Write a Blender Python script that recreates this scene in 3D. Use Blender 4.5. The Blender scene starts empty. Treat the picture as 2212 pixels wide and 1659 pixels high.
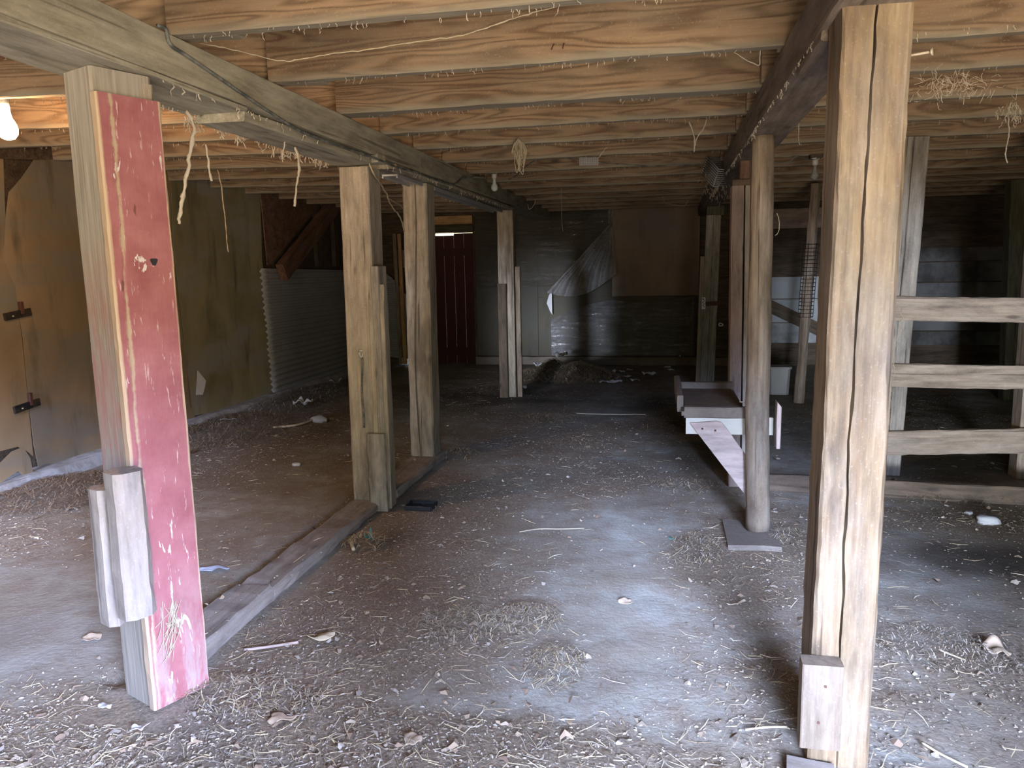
import bpy, math, random
from mathutils import Vector, Matrix, noise
random.seed(7)
S = bpy.context.scene
COL = S.collection
R_ = math.radians
# ------------------------------------------------------------------ camera model
W, H, F = 2212, 1659, 1647.0
PITCH, YAW, ROLL, HC = .1502, .19888, -.01977, 1.5
fw = Vector((-math.sin(YAW)*math.cos(PITCH), math.cos(YAW)*math.cos(PITCH), -math.sin(PITCH)))
rt0 = Vector((math.cos(YAW), math.sin(YAW), 0)); up0 = rt0.cross(fw)
rt = math.cos(ROLL)*rt0 + math.sin(ROLL)*up0
up = -math.sin(ROLL)*rt0 + math.cos(ROLL)*up0
CP = Vector((0, 0, HC))
def ray(x, y): return (x-W/2)/F*rt - (y-H/2)/F*up + fw
def fl(x, y, z=0.0):
    d = ray(x, y); return CP + d*((z-HC)/d.z)
def dY(x, y, Y):
    d = ray(x, y); return CP + d*(Y/d.y)
def dX(x, y, X):
    d = ray(x, y); return CP + d*(X/d.x)
def onplane(x, y, p0, nrm):
    d = ray(x, y); return CP + d*((p0-CP).dot(nrm)/d.dot(nrm))
cd = bpy.data.cameras.new('camera'); cam = bpy.data.objects.new('camera', cd); COL.objects.link(cam)
cam.matrix_world = Matrix((( rt.x, up.x, -fw.x, 0), (rt.y, up.y, -fw.y, 0), (rt.z, up.z, -fw.z, HC), (0, 0, 0, 1)))
cd.sensor_width = 36; cd.lens = F/W*36; cd.clip_start = .05; cd.clip_end = 200
S.camera = cam
# ------------------------------------------------------------------ materials
def newmat(name):
    m = bpy.data.materials.new(name); m.use_nodes = True
    nt = m.node_tree; nt.nodes.clear()
    out = nt.nodes.new('ShaderNodeOutputMaterial'); p = nt.nodes.new('ShaderNodeBsdfPrincipled')
    nt.links.new(p.outputs[0], out.inputs[0])
    return m, nt, p
class N:
    def __init__(s, nt): s.nt = nt
    def new(s, t, **kw):
        n = s.nt.nodes.new(t)
        for k, v in kw.items(): setattr(n, k, v)
        return n
    def link(s, a, b): s.nt.links.new(a, b)
    def set(s, sock, v):
        if hasattr(v, 'links'): s.link(v, sock)
        else: sock.default_value = v
    def math(s, op, a, b=0.0, c=None):
        n = s.new('ShaderNodeMath', operation=op); s.set(n.inputs[0], a); s.set(n.inputs[1], b)
        if c is not None: s.set(n.inputs[2], c)
        return n.outputs[0]
    def vmul(s, v, sc):
        n = s.new('ShaderNodeVectorMath', operation='MULTIPLY'); s.set(n.inputs[0], v); n.inputs[1].default_value = sc
        return n.outputs[0]
    def noise(s, v, scale=1.0, detail=3, rough=.55, dist=0.0):
        n = s.new('ShaderNodeTexNoise'); s.link(v, n.inputs['Vector'])
        n.inputs['Scale'].default_value = scale; n.inputs['Detail'].default_value = detail
        n.inputs['Roughness'].default_value = rough; n.inputs['Distortion'].default_value = dist
        return n.outputs[0]
    def ramp(s, f, stops):
        n = s.new('ShaderNodeValToRGB'); s.link(f, n.inputs[0]); e = n.color_ramp.elements
        while len(e) > 2: e.remove(e[-1])
        for i, (p, c) in enumerate(stops):
            if i > 1: e.new(p)
            e[i].position = p; e[i].color = (c, c, c, 1) if isinstance(c, (int, float)) else (*c, 1)
        return n.outputs[0]
    def mix(s, f, a, b, mode='MIX'):
        n = s.new('ShaderNodeMix', data_type='RGBA', blend_type=mode)
        s.set(n.inputs[0], f)
        for i, v in ((6, a), (7, b)):
            if isinstance(v, tuple): n.inputs[i].default_value = (*v, 1)
            else: s.link(v, n.inputs[i])
        return n.outputs[2]
    def obj(s, rand=True):
        tc = s.new('ShaderNodeTexCoord')
        if not rand: return tc.outputs['Object']
        oi = s.new('ShaderNodeObjectInfo'); m = s.math('MULTIPLY', oi.outputs['Random'], 60.0)
        a = s.new('ShaderNodeVectorMath', operation='ADD'); s.link(tc.outputs['Object'], a.inputs[0]); s.link(m, a.inputs[1])
        return a.outputs[0]
    def bump(s, h, strength, dist, p):
        b = s.new('ShaderNodeBump'); b.inputs['Strength'].default_value = strength; b.inputs['Distance'].default_value = dist
        s.link(h, b.inputs['Height']); s.link(b.outputs[0], p.inputs['Normal'])
def wood(name, dark, light, dust=(.3, .28, .24), dustamt=.35, ring=11.0, rs=(.55, 7, 7), streak=.5, ringamt=.6, rough=.8, stain=None, bump=.35, weather=.5, knots=True, mott=.75, edgedust=None):
    """plank with flat-sawn grain running along the local X axis"""
    m, nt, p = newmat(name); n = N(nt); v = n.obj()
    a = n.noise(n.vmul(v, rs), 1.0, 2, .5, .35)
    r = n.math('SINE', n.math('MULTIPLY', a, ring*6.2832)); r = n.math('MULTIPLY_ADD', r, .5, .5)
    r = n.math('POWER', r, 1.8)
    st = n.noise(n.vmul(v, (2.2, 95, 95)), 1.0, 3, .6)
    st2 = n.ramp(st, [(.3, 0), (.7, 1)])
    g = n.math('ADD', n.math('MULTIPLY', r, ringamt), n.math('MULTIPLY', st2, streak))
    c = n.mix(n.math('MULTIPLY', g, .8), light, dark)
    bl = n.noise(n.vmul(v, (1.3, 5, 5)), 1.0, 4, .6)
    c = n.mix(n.math('MULTIPLY', n.ramp(bl, [(.35, 0), (.72, 1)]), weather), c, tuple(x*.62 for x in dark))
    if knots:
        vo = n.new('ShaderNodeTexVoronoi'); vo.inputs['Scale'].default_value = 1.0; n.link(n.vmul(v, (2.3, 6.5, 6.5)), vo.inputs['Vector'])
        c = n.mix(n.math('MULTIPLY', n.ramp(vo.outputs['Distance'], [(.05, 1), (.12, 0)]), .75), c, tuple(x*.4 for x in dark))
    du = n.noise(n.vmul(v, (2.5, 9, 9)), 1.0, 5, .7)
    c = n.mix(n.math('MULTIPLY', n.ramp(du, [(.4, 0), (.68, 1)]), dustamt), c, dust)
    sp = n.noise(v, 130.0, 2, .5)
    c = n.mix(n.math('MULTIPLY', n.ramp(sp, [(.62, 0), (.7, 1)]), .25), c, tuple(min(1, x*1.5) for x in dust))
    ck = n.noise(n.vmul(v, (.9, 34, 34)), 1.0, 2, .5)
    c = n.mix(n.math('MULTIPLY', n.ramp(ck, [(.655, 0), (.70, 1)]), .75*streak+.25), c, tuple(x*.35 for x in dark))
    bg_ = n.noise(n.vmul(v, (3.5, 16, 16)), 1.0, 5, .7)
    c = n.mix(mott, c, n.mix(1.0, c, n.ramp(bg_, [(.30, .42), (.50, .95), (.70, 1.35)]), 'MULTIPLY'))
    if edgedust:
        sz = n.new('ShaderNodeSeparateXYZ'); t0 = n.new('ShaderNodeTexCoord'); n.link(t0.outputs['Object'], sz.inputs[0])
        e = n.math('ADD', sz.outputs[2], n.math('MULTIPLY', n.math('SUBTRACT', du, .5), .09))
        c = n.mix(n.math('MULTIPLY', n.ramp(n.math('MULTIPLY_ADD', e, -4.0, .0), [(.33, 0), (.47, 1)]), .8), c, edgedust)
    if stain:
        sn = n.noise(n.vmul(v, (1.1, 3, 3)), 1.0, 4, .65)
        c = n.mix(n.ramp(sn, [(.56, 0), (.70, .7)]), c, stain)
    n.link(c, p.inputs['Base Color']); p.inputs['Roughness'].default_value = rough; p.inputs['Specular IOR Level'].default_value = .25
    h = n.math('ADD', n.math('MULTIPLY', st, .7), n.math('MULTIPLY', r, -.3))
    n.bump(h, bump, .004, p)
    return m
def plain(name, col, rough=.7, metal=0.0, spec=.3, var=.25, scale=20.0, bump=0.0, dirt=None, dirtamt=.5):
    m, nt, p = newmat(name); n = N(nt); v = n.obj()
    f = n.noise(v, scale, 4, .6)
    c = n.mix(n.math('MULTIPLY', f, var*2), col, tuple(x*.45 for x in col))
    if dirt:
        d = n.noise(v, scale*.22, 5, .65)
        c = n.mix(n.math('MULTIPLY', n.ramp(d, [(.42, 0), (.6, 1)]), dirtamt), c, dirt)
    n.link(c, p.inputs['Base Color']); p.inputs['Roughness'].default_value = rough; p.inputs['Metallic'].default_value = metal
    p.inputs['Specular IOR Level'].default_value = spec
    if bump: n.bump(f, bump, .01, p)
    return m
M = {}
M['joist'] = wood('brown_joist', (.095, .052, .028), (.285, .187, .113), (.24, .215, .16), .3, ring=13, rs=(.75, 7, 7), ringamt=.85, streak=.3, weather=.3, mott=.3, edgedust=(.235, .215, .165))
M['beam'] = wood('grey_beam', (.155, .135, .098), (.33, .30, .228), (.315, .30, .242), .6, ring=7, ringamt=.3, streak=.45, weather=.3)
M['beam_dark'] = wood('dark_beam', (.10, .075, .055), (.22, .17, .13), (.26, .22, .19), .45, ring=8, ringamt=.4, streak=.5)
M['post'] = wood('tan_post', (.20, .16, .12), (.40, .345, .27), (.375, .345, .29), .45, ring=5, ringamt=.35, streak=.7, weather=.55, stain=(.11, .085, .062), bump=.6)
M['post_grey'] = wood('grey_post', (.15, .13, .108), (.35, .32, .275), (.34, .31, .265), .45, ring=5, ringamt=.3, streak=.75, weather=.6, bump=.6, stain=(.10, .085, .07))
M['post_pale'] = wood('pale_post', (.105, .062, .032), (.245, .18, .105), (.19, .175, .15), .4, ring=8, ringamt=.45, streak=.6, weather=.35, rough=.7, bump=.7, stain=(.13, .105, .085))
M['block_pale'] = wood('pale_block', (.12, .085, .055), (.185, .142, .102), (.16, .14, .12), .25, ring=8, ringamt=.3, streak=.6, weather=.12, knots=False)
M['cleat'] = wood('worn_cleat', (.17, .135, .10), (.30, .255, .215), (.285, .265, .25), .6, ring=5, ringamt=.25, streak=.35, weather=.25, rough=.55, bump=.15)
M['log'] = wood('log', (.13, .088, .055), (.36, .285, .20), (.27, .25, .22), .4, ring=4, ringamt=.4, streak=.7, weather=.75)
M['rail'] = wood('rail', (.17, .12, .085), (.36, .29, .22), (.3, .26, .22), .35, ring=8, ringamt=.45, streak=.5, weather=.5)
M['dark'] = wood('dark_wood', (.05, .035, .024), (.13, .095, .065), (.15, .12, .09), .3)
M['darkgreen'] = wood('mossy_dark_wood', (.045, .04, .024), (.11, .1, .06), (.12, .12, .09), .3)
M['brownboard'] = wood('red_brown_board', (.085, .04, .024), (.19, .1, .062), (.24, .18, .15), .4, ring=12, ringamt=.5)
M['plank'] = wood('deck_plank', (.07, .045, .028), (.2, .14, .09), (.2, .16, .12), .3)
M['pink'] = wood('pinkish_board', (.30, .225, .195), (.43, .34, .30), (.36, .31, .28), .35, ring=5, ringamt=.15, streak=.25, weather=.12, bump=.1)
M['pinkdark'] = wood('pinkish_grey_plank', (.18, .125, .10), (.31, .235, .20), (.26, .22, .19), .4, ring=5, ringamt=.2, streak=.45, weather=.35)
M['yellow'] = wood('fresh_block', (.4, .22, .09), (.62, .4, .2), (.5, .38, .22), .2, knots=False)
M['sill'] = wood('sill', (.16, .125, .1), (.32, .28, .24), (.3, .28, .26), .6, ring=5, ringamt=.2, streak=.4)
M['whiteboard'] = plain('white_painted_board', (.56, .56, .49), .55, var=.12, scale=9, dirt=(.42, .36, .26), dirtamt=.5)
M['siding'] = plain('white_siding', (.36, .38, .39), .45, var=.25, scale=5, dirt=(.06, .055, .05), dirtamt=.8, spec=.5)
M['siding_shaded'] = plain('shaded_grimy_siding', (.23, .235, .235), .5, var=.3, scale=5, dirt=(.035, .03, .028), dirtamt=.85, spec=.4)  # dirtier siding copy with the right stall's shade put into its colour
M['door'] = plain('dark_red_door', (.085, .024, .024), .8, var=.35, scale=6, dirt=(.05, .025, .02), dirtamt=.6)
M['black'] = plain('black_rubber', (.025, .026, .03), .5, var=.2)
M['cable'] = plain('dusty_cable', (.075, .085, .085), .7, var=.4, scale=60, dirt=(.25, .25, .22), dirtamt=.6)
M['twine'] = plain('twine', (.42, .36, .25), .9, var=.3, scale=90)
M['web'] = plain('dusty_web', (.45, .40, .32), .95, var=.3, scale=60)
M['wire'] = plain('galvanized_wire', (.46, .47, .48), .45, metal=.2, var=.3, scale=50)
M['rust'] = plain('rusty_iron', (.13, .06, .045), .8, metal=.3, var=.5, scale=40)
M['iron'] = plain('black_iron', (.03, .03, .032), .5, metal=.5, var=.3, scale=40, dirt=(.12, .09, .06))
M['nail'] = plain('nail_steel', (.45, .38, .28), .6, metal=.4, var=.3, scale=60)
M['concrete'] = plain('concrete', (.46, .45, .44), .85, var=.2, scale=35, bump=.3, dirt=(.2, .17, .14), dirtamt=.6)
M['stone'] = plain('stone', (.5, .5, .5), .8, var=.2, scale=30, bump=.4)
M['pad'] = plain('dusty_concrete_pad', (.20, .17, .14), .9, var=.25, scale=30, bump=.4, dirt=(.12, .095, .075))
M['paper'] = plain('scrap_paper', (.68, .68, .7), .7, var=.15, scale=25)
M['leaf'] = plain('dry_leaf', (.45, .34, .24), .75, var=.3, scale=30)
M['husk'] = plain('corn_husk', (.55, .46, .32), .75, var=.3, scale=40)
M['bluescrap'] = plain('blue_grey_scrap', (.5, .56, .72), .5, var=.15)
M['green'] = plain('green_plastic', (.12, .26, .22), .5, var=.3)
M['bucket'] = plain('pale_bucket', (.42, .42, .42), .5, var=.2, scale=8)
M['feed'] = plain('dried_feed', (.20, .145, .105), .95, var=.3, scale=70, bump=.6, dirt=(.1, .06, .045))
M['traydust'] = plain('tray_wood_dusty', (.22, .185, .15), .9, var=.3, scale=45, bump=.35, dirt=(.13, .1, .085))
def paint_red():
    m, nt, p = newmat('chipped_red_paint'); n = N(nt); v = n.obj(False)
    sx = n.new('ShaderNodeSeparateXYZ'); n.link(v, sx.inputs[0]); X, Y = sx.outputs[0], sx.outputs[1]
    f = n.noise(v, 7, 5, .65)
    c = n.mix(n.ramp(f, [(.3, 0), (.7, 1)]), (.225, .074, .08), (.325, .136, .142))
    sc = n.noise(n.vmul(v, (10, 75, 75)), 1, 4, .65)
    c = n.mix(n.ramp(sc, [(.63, 0), (.69, .85)]), c, (.50, .38, .35))
    chip = n.noise(n.vmul(v, (5.5, 24, 24)), 1, 4, .65, .5)
    c = n.mix(n.ramp(chip, [(.645, 0), (.66, 1)]), c, (.52, .48, .46))
    dk = n.noise(n.vmul(v, (7, 19, 19)), 1, 3, .6, .3)
    c = n.mix(n.ramp(dk, [(.70, 0), (.73, .9)]), c, (.12, .05, .045))
    wob = n.math('MULTIPLY', n.math('SUBTRACT', n.noise(n.vmul(v, (2.2, 3, 3)), 1, 6, .72), .5), .055)
    wl = n.noise(n.vmul(v, (7, 1, 1)), 1, 4, .7)
    line = n.math('ABSOLUTE', n.math('SUBTRACT', n.math('ADD', Y, wob), n.math('MULTIPLY_ADD', X, -.014, .088)))
    c = n.mix(n.ramp(n.math('SUBTRACT', line, n.math('MULTIPLY', n.math('SUBTRACT', wl, .45), .03)), [(.0015, .95), (.005, 0)]), c, (.36, .28, .19))
    ed = n.math('SUBTRACT', n.math('ABSOLUTE', n.math('ADD', Y, n.math('MULTIPLY', wob, .35))), .096)
    c = n.mix(n.ramp(ed, [(.0, 0), (.004, .9)]), c, (.40, .31, .21))
    lo = n.math('MULTIPLY', n.ramp(X, [(.0, 1), (.5, 0)]), n.ramp(n.noise(n.vmul(v, (3, 14, 14)), 1, 5, .7), [(.5, 0), (.62, .8)]))
    c = n.mix(lo, c, (.33, .27, .25))
    n.link(c, p.inputs['Base Color']); p.inputs['Roughness'].default_value = .55; p.inputs['Specular IOR Level'].default_value = .3
    n.bump(n.math('ADD', n.math('ADD', sc, chip), n.ramp(line, [(.003, 0), (.008, 1)])), .3, .004, p)
    return m
M['red'] = paint_red()
def scuffed():
    m, nt, p = newmat('grey_wood_red_scuffs'); n = N(nt); v = n.obj(False)
    st = n.noise(n.vmul(v, (3, 90, 90)), 1, 4, .6)
    c = n.mix(n.ramp(st, [(.3, 0), (.7, 1)]), (.15, .127, .10), (.33, .305, .255))
    bl = n.noise(n.vmul(v, (4, 12, 12)), 1, 5, .65)
    c = n.mix(n.math('MULTIPLY', n.ramp(bl, [(.4, 0), (.65, 1)]), .6), c, (.27, .245, .21))
    sx = n.new('ShaderNodeSeparateXYZ'); n.link(v, sx.inputs[0])
    zone = n.math('MULTIPLY', n.ramp(n.math('MULTIPLY', sx.outputs[0], .45), [(.14, 0), (.25, 1)]), n.ramp(n.math('MULTIPLY', sx.outputs[0], .45), [(.62, 1), (.74, 0)]))
    rn = n.noise(n.vmul(v, (6, 25, 25)), 1, 5, .7)
    c = n.mix(n.math('MULTIPLY', zone, n.ramp(rn, [(.36, 0), (.6, .75)])), c, (.29, .125, .105))
    n.link(c, p.inputs['Base Color']); p.inputs['Roughness'].default_value = .8
    n.bump(st, .35, .004, p)
    return m
M['scuff'] = scuffed()
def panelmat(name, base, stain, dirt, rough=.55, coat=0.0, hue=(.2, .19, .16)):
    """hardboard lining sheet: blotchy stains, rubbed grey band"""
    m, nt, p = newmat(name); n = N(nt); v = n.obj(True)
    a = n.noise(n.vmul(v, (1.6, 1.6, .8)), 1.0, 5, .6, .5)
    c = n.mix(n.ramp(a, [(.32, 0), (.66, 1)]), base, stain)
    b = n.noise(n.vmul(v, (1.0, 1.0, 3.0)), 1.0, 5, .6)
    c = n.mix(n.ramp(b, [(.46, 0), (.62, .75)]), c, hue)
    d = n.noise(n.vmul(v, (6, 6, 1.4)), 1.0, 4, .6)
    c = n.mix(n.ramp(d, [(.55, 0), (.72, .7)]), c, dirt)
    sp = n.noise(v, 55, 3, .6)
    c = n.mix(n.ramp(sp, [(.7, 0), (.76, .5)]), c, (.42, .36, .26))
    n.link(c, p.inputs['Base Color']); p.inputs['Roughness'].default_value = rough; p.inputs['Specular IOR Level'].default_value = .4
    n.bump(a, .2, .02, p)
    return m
M['panel'] = panelmat('brown_hardboard', (.33, .24, .145), (.21, .155, .09), (.10, .08, .05))
M['panel_green'] = panelmat('greenish_hardboard', (.30, .26, .15), (.17, .15, .08), (.09, .08, .045), hue=(.26, .25, .23))
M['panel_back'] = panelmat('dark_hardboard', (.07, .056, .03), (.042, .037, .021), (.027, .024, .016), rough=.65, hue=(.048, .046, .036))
M['panel_rust'] = panelmat('dark_brown_hardboard', (.22, .13, .07), (.125, .09, .05), (.075, .06, .04), rough=.5, hue=(.15, .125, .09))
def film(name, col, rough, f0, f1):
    m = bpy.data.materials.new(name); m.use_nodes = True
    nt = m.node_tree; nt.nodes.clear(); n = N(nt)
    out = n.new('ShaderNodeOutputMaterial'); p = n.new('ShaderNodeBsdfPrincipled'); t = n.new('ShaderNodeBsdfTransparent'); mx = n.new('ShaderNodeMixShader')
    v = n.obj(True); a = n.noise(v, 3.0, 5, .65); r = n.noise(n.vmul(v, (3, 3, 22)), 1.0, 4, .6, .6)
    p.inputs['Base Color'].default_value = (*col, 1); p.inputs['Roughness'].default_value = rough; p.inputs['Specular IOR Level'].default_value = .7
    n.bump(r, .9, .05, p)
    n.link(n.ramp(a, [(.3, f0), (.7, f1)]), mx.inputs[0]); n.link(t.outputs[0], mx.inputs[1]); n.link(p.outputs[0], mx.inputs[2]); n.link(mx.outputs[0], out.inputs[0])
    return m
M['film'] = film('clear_plastic_film', (.09, .085, .065), .08, .2, .65)
M['film_fold'] = film('milky_plastic_film', (.36, .35, .35), .14, .28, .8)
M['film_low'] = film('dusty_plastic_film', (.19, .19, .195), .15, .2, .85)
def metal():
    m, nt, p = newmat('dull_galvanized_sheet'); n = N(nt); v = n.obj(True)
    a = n.noise(v, 4, 5, .65); c = n.mix(a, (.26, .265, .275), (.44, .45, .465))
    d = n.noise(v, 30, 4, .6); c = n.mix(n.ramp(d, [(.62, 0), (.7, .6)]), c, (.42, .40, .38))
    n.link(c, p.inputs['Base Color']); p.inputs['Metallic'].default_value = .2; p.inputs['Roughness'].default_value = .4
    n.bump(a, .15, .02, p); return m
M['metal'] = metal()
def dirt():
    m, nt, p = newmat('dirt_floor'); n = N(nt); tc = n.new('ShaderNodeTexCoord'); v = tc.outputs['Object']
    a = n.noise(v, 1.3, 6, .62); b = n.noise(v, 7, 6, .65); c3 = n.noise(v, 60, 3, .6)
    c = n.mix(n.ramp(a, [(.36, 0), (.62, 1)]), (.36, .355, .31), (.235, .20, .148))
    c = n.mix(n.math('MULTIPLY', n.ramp(b, [(.38, 0), (.66, 1)]), .55), c, (.22, .175, .14))
    c = n.mix(n.ramp(c3, [(.60, 0), (.72, .4)]), c, (.46, .42, .37))
    ca_ = n.new('ShaderNodeAttribute'); ca_.attribute_name = 'chaff'; ca = n.new('ShaderNodeSeparateColor'); n.link(ca_.outputs['Color'], ca.inputs[0])
    ch = n.mix(n.ramp(n.noise(v, 85, 4, .7), [(.35, 0), (.7, 1)]), (.115, .078, .05), (.345, .27, .19))
    cf = n.math('MULTIPLY', n.ramp(n.math('ADD', ca.outputs[0], n.math('MULTIPLY', n.math('SUBTRACT', b, .5), 1.6)), [(.15, 0), (.75, 1)]), .8)
    c = n.mix(cf, c, ch)
    vo = n.new('ShaderNodeTexVoronoi'); vo.inputs['Scale'].default_value = 48; n.link(v, vo.inputs['Vector'])
    wn = n.noise(v, 9, 3, .6)
    sp = n.math('MULTIPLY', n.ramp(vo.outputs['Distance'], [(.10, 1), (.17, 0)]), n.ramp(wn, [(.5, 0), (.6, .8)]))
    c = n.mix(sp, c, (.62, .57, .5))
    c = n.mix(n.math('MULTIPLY', ca.outputs[1], .85), c, (.05, .042, .034))
    wet = n.noise(v, .9, 4, .5)
    n.link(c, p.inputs['Base Color']); p.inputs['Specular IOR Level'].default_value = .35
    n.link(n.ramp(wet, [(.4, .62), (.65, .95)]), p.inputs['Roughness'])
    h = n.math('ADD', n.math('MULTIPLY', b, 1.0), n.math('MULTIPLY', c3, .35)); n.bump(h, .4, .022, p)
    return m
M['dirt'] = dirt()
def attr_mat(name, rough=.8):
    m, nt, p = newmat(name); n = N(nt); a = n.new('ShaderNodeAttribute'); a.attribute_name = 'tone'
    n.link(a.outputs['Color'], p.inputs['Base Color']); p.inputs['Roughness'].default_value = rough; p.inputs['Specular IOR Level'].default_value = .25
    return m
M['straw'] = attr_mat('mixed_straw'); M['crumb'] = attr_mat('mixed_chaff')
def glassmat(name, col, trans, rough):
    m, nt, p = newmat(name); p.inputs['Base Color'].default_value = (*col, 1); p.inputs['Transmission Weight'].default_value = trans
    p.inputs['Roughness'].default_value = rough; p.inputs['IOR'].default_value = 1.2
    return m
M['bulb_frosted'] = glassmat('frosted_bulb', (.75, .82, .8), .35, .25)
M['bulb_clear'] = glassmat('clear_bulb', (.8, .85, .84), .75, .08)
def emis(name, col, s):
    m, nt, p = newmat(name); p.inputs['Base Color'].default_value = (.8, .8, .8, 1); p.inputs['Emission Color'].default_value = (*col, 1); p.inputs['Emission Strength'].default_value = s
    return m
M['bulb_lit'] = emis('lit_bulb', (1, .62, .3), 30)
M['porcelain'] = plain('porcelain', (.5, .49, .46), .4, var=.15)
# ------------------------------------------------------------------ builders
def tag(o, label=None, cat=None, group=None, kind=None):
    if label: o['label'] = label
    if cat: o['category'] = cat
    if group: o['group'] = group
    if kind: o['kind'] = kind
    return o
def empty(name, loc, label, cat, group=None):
    o = bpy.data.objects.new(name, None); COL.objects.link(o); o.location = loc; o.empty_display_size = .1
    return tag(o, label, cat, group)
def link(name, me, mat, parent=None, mw=None, smooth=False):
    o = bpy.data.objects.new(name, me); COL.objects.link(o)
    if mat is not None: me.materials.append(mat)
    mw = mw or Matrix()
    if parent is not None:
        o.parent = parent
        pm = Matrix.Translation(parent.location)
        q = parent.parent
        while q is not None: pm = Matrix.Translation(q.location) @ parent.matrix_basis if False else pm; q = q.parent
        base = WORLD.get(parent.name)
        o.matrix_basis = (base.inverted() if base else pm.inverted()) @ mw
    else: o.matrix_basis = mw
    WORLD[o.name] = mw.copy()
    if smooth:
        for pl in me.polygons: pl.use_smooth = True
    return o
WORLD = {}
def mesh(name, vs, fs):
    me = bpy.data.meshes.new(name); me.from_pydata([tuple(v) for v in vs], [], fs); me.validate(); me.update(); return me
def frame(a, b, upv):
    x = (b-a).normalized(); z = (upv - x*upv.dot(x))
    if z.length < 1e-4: z = Vector((0, 1, 0)) - x*x.y
    z.normalize(); y = z.cross(x)
    return Matrix(((x.x, y.x, z.x, a.x), (x.y, y.y, z.y, a.y), (x.z, y.z, z.z, a.z), (0, 0, 0, 1)))
def V(*a): return Vector(a)
SEED = [0]
def board(name, a, b, w, h, mat, parent=None, upv=(0, 0, 1), ch=.005, jit=.0022, step=.09, notch=None, taper=1.0, endjit=.0, bow=0.0, bevel_end=0.0):
    """sawn timber from a to b; w across, h along upv; section centred on the a-b line"""
    a = Vector(a); b = Vector(b); L = (b-a).length; mw = frame(a, b, Vector(upv)); SEED[0] += 1; sd = SEED[0]*7.31
    n = max(2, int(L/step)); vs = []; fs = []
    for i in range(n+1):
        t = i/n; k = 1+(taper-1)*t; hw, hh = w/2*k, h/2*k
        sec = [(-hw+ch, -hh), (hw-ch, -hh), (hw, -hh+ch), (hw, hh-ch), (hw-ch, hh)]
        if notch:
            u, nw, nd = notch(t)
            sec += [(u+nw, hh), (u, hh-nd), (u-nw, hh)]
        sec += [(-hw+ch, hh), (-hw, hh-ch), (-hw, -hh+ch)]
        for j, (y, z) in enumerate(sec):
            q = noise.noise_vector(Vector((t*L*3+sd, j*3.7, sd)))*jit*.8 + noise.noise_vector(Vector((t*L*22+sd, j*1.3, sd)))*jit
            ex = 0
            if i in (0, n): ex = endjit*noise.noise(Vector((j*2.1, sd, i)))
            if i == n and bevel_end: ex -= bevel_end*(z/hh*.5+.5)
            vs.append((t*L+ex, y+q.y, z+q.z+bow*math.sin(math.pi*t)))
    m = len(sec)
    for i in range(n):
        for j in range(m):
            k = (j+1) % m; fs.append((i*m+j, i*m+k, (i+1)*m+k, (i+1)*m+j))
    fs.append(tuple(range(m-1, -1, -1))); fs.append(tuple(range(n*m, n*m+m)))
    fs = [f[::-1] for f in fs]
    me = mesh(name, vs, fs)
    o = link(name, me, mat, parent, mw)
    return o
def tube(name, pts, r, mat, parent=None, sides=6, smooth=True, jit=0.0):
    vs, fs = tube_geo(pts, r, sides, jit)
    c = Vector(pts[0]); me = mesh(name, [v-c for v in vs], fs)
    return link(name, me, mat, parent, Matrix.Translation(c), smooth)
def tube_geo(pts, r, sides=6, jit=0.0, off=0):
    pts = [Vector(p) for p in pts]; vs = []; fs = []; n = len(pts)
    for i, p in enumerate(pts):
        t = (pts[min(i+1, n-1)]-pts[max(i-1, 0)]).normalized()
        u = t.cross(Vector((.13, .2, .97)));
        if u.length < .05: u = t.cross(Vector((1, 0, 0)))
        u.normalize(); w = t.cross(u); rr = r[i] if isinstance(r, (list, tuple)) else r
        for k in range(sides):
            a = 2*math.pi*k/sides; q = rr*(1+jit*random.uniform(-1, 1)); vs.append(p+(u*math.cos(a)+w*math.sin(a))*q)
    for i in range(n-1):
        for k in range(sides):
            l = (k+1) % sides; fs.append((off+i*sides+k, off+i*sides+l, off+(i+1)*sides+l, off+(i+1)*sides+k))
    fs.append(tuple(off+k for k in range(sides-1, -1, -1))); fs.append(tuple(off+(n-1)*sides+k for k in range(sides)))
    return vs, fs
def smoothpts(pts, k=4):
    pts = [Vector(p) for p in pts]; out = []
    for i in range(len(pts)-1):
        p0, p1, p2, p3 = pts[max(i-1, 0)], pts[i], pts[i+1], pts[min(i+2, len(pts)-1)]
        for j in range(k):
            t = j/k; out.append(.5*((2*p1)+(p2-p0)*t+(2*p0-5*p1+4*p2-p3)*t*t+(3*p1-p0-3*p2+p3)*t**3))
    out.append(pts[-1]); return out
def lathe(name, prof, mat, parent, loc, seg=20, axis=None):
    vs = []; fs = []
    for r, z in prof:
        for k in range(seg):
            a = 2*math.pi*k/seg; vs.append((r*math.cos(a), r*math.sin(a), z))
    for i in range(len(prof)-1):
        for k in range(seg):
            l = (k+1) % seg; fs.append((i*seg+k, i*seg+l, (i+1)*seg+l, (i+1)*seg+k))
    fs.append(tuple(range(seg-1, -1, -1))); fs.append(tuple((len(prof)-1)*seg+k for k in range(seg)))
    return link(name, mesh(name, vs, fs), mat, parent, Matrix.Translation(Vector(loc)), True)
def plate(name, poly, normal, th, mat, parent=None):
    """polygon of 3D points given a thickness along -normal (outline triangulated by the ngon)"""
    nrm = Vector(normal).normalized(); c = Vector(poly[0]); n = len(poly)
    vs = [Vector(p)-c for p in poly]+[Vector(p)-c-nrm*th for p in poly]
    fs = [tuple(range(n)), tuple(range(2*n-1, n-1, -1))]+[(i, i+n, (i+1) % n+n, (i+1) % n) for i in range(n)]
    return link(name, mesh(name, vs, fs), mat, parent, Matrix.Translation(c))
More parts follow.
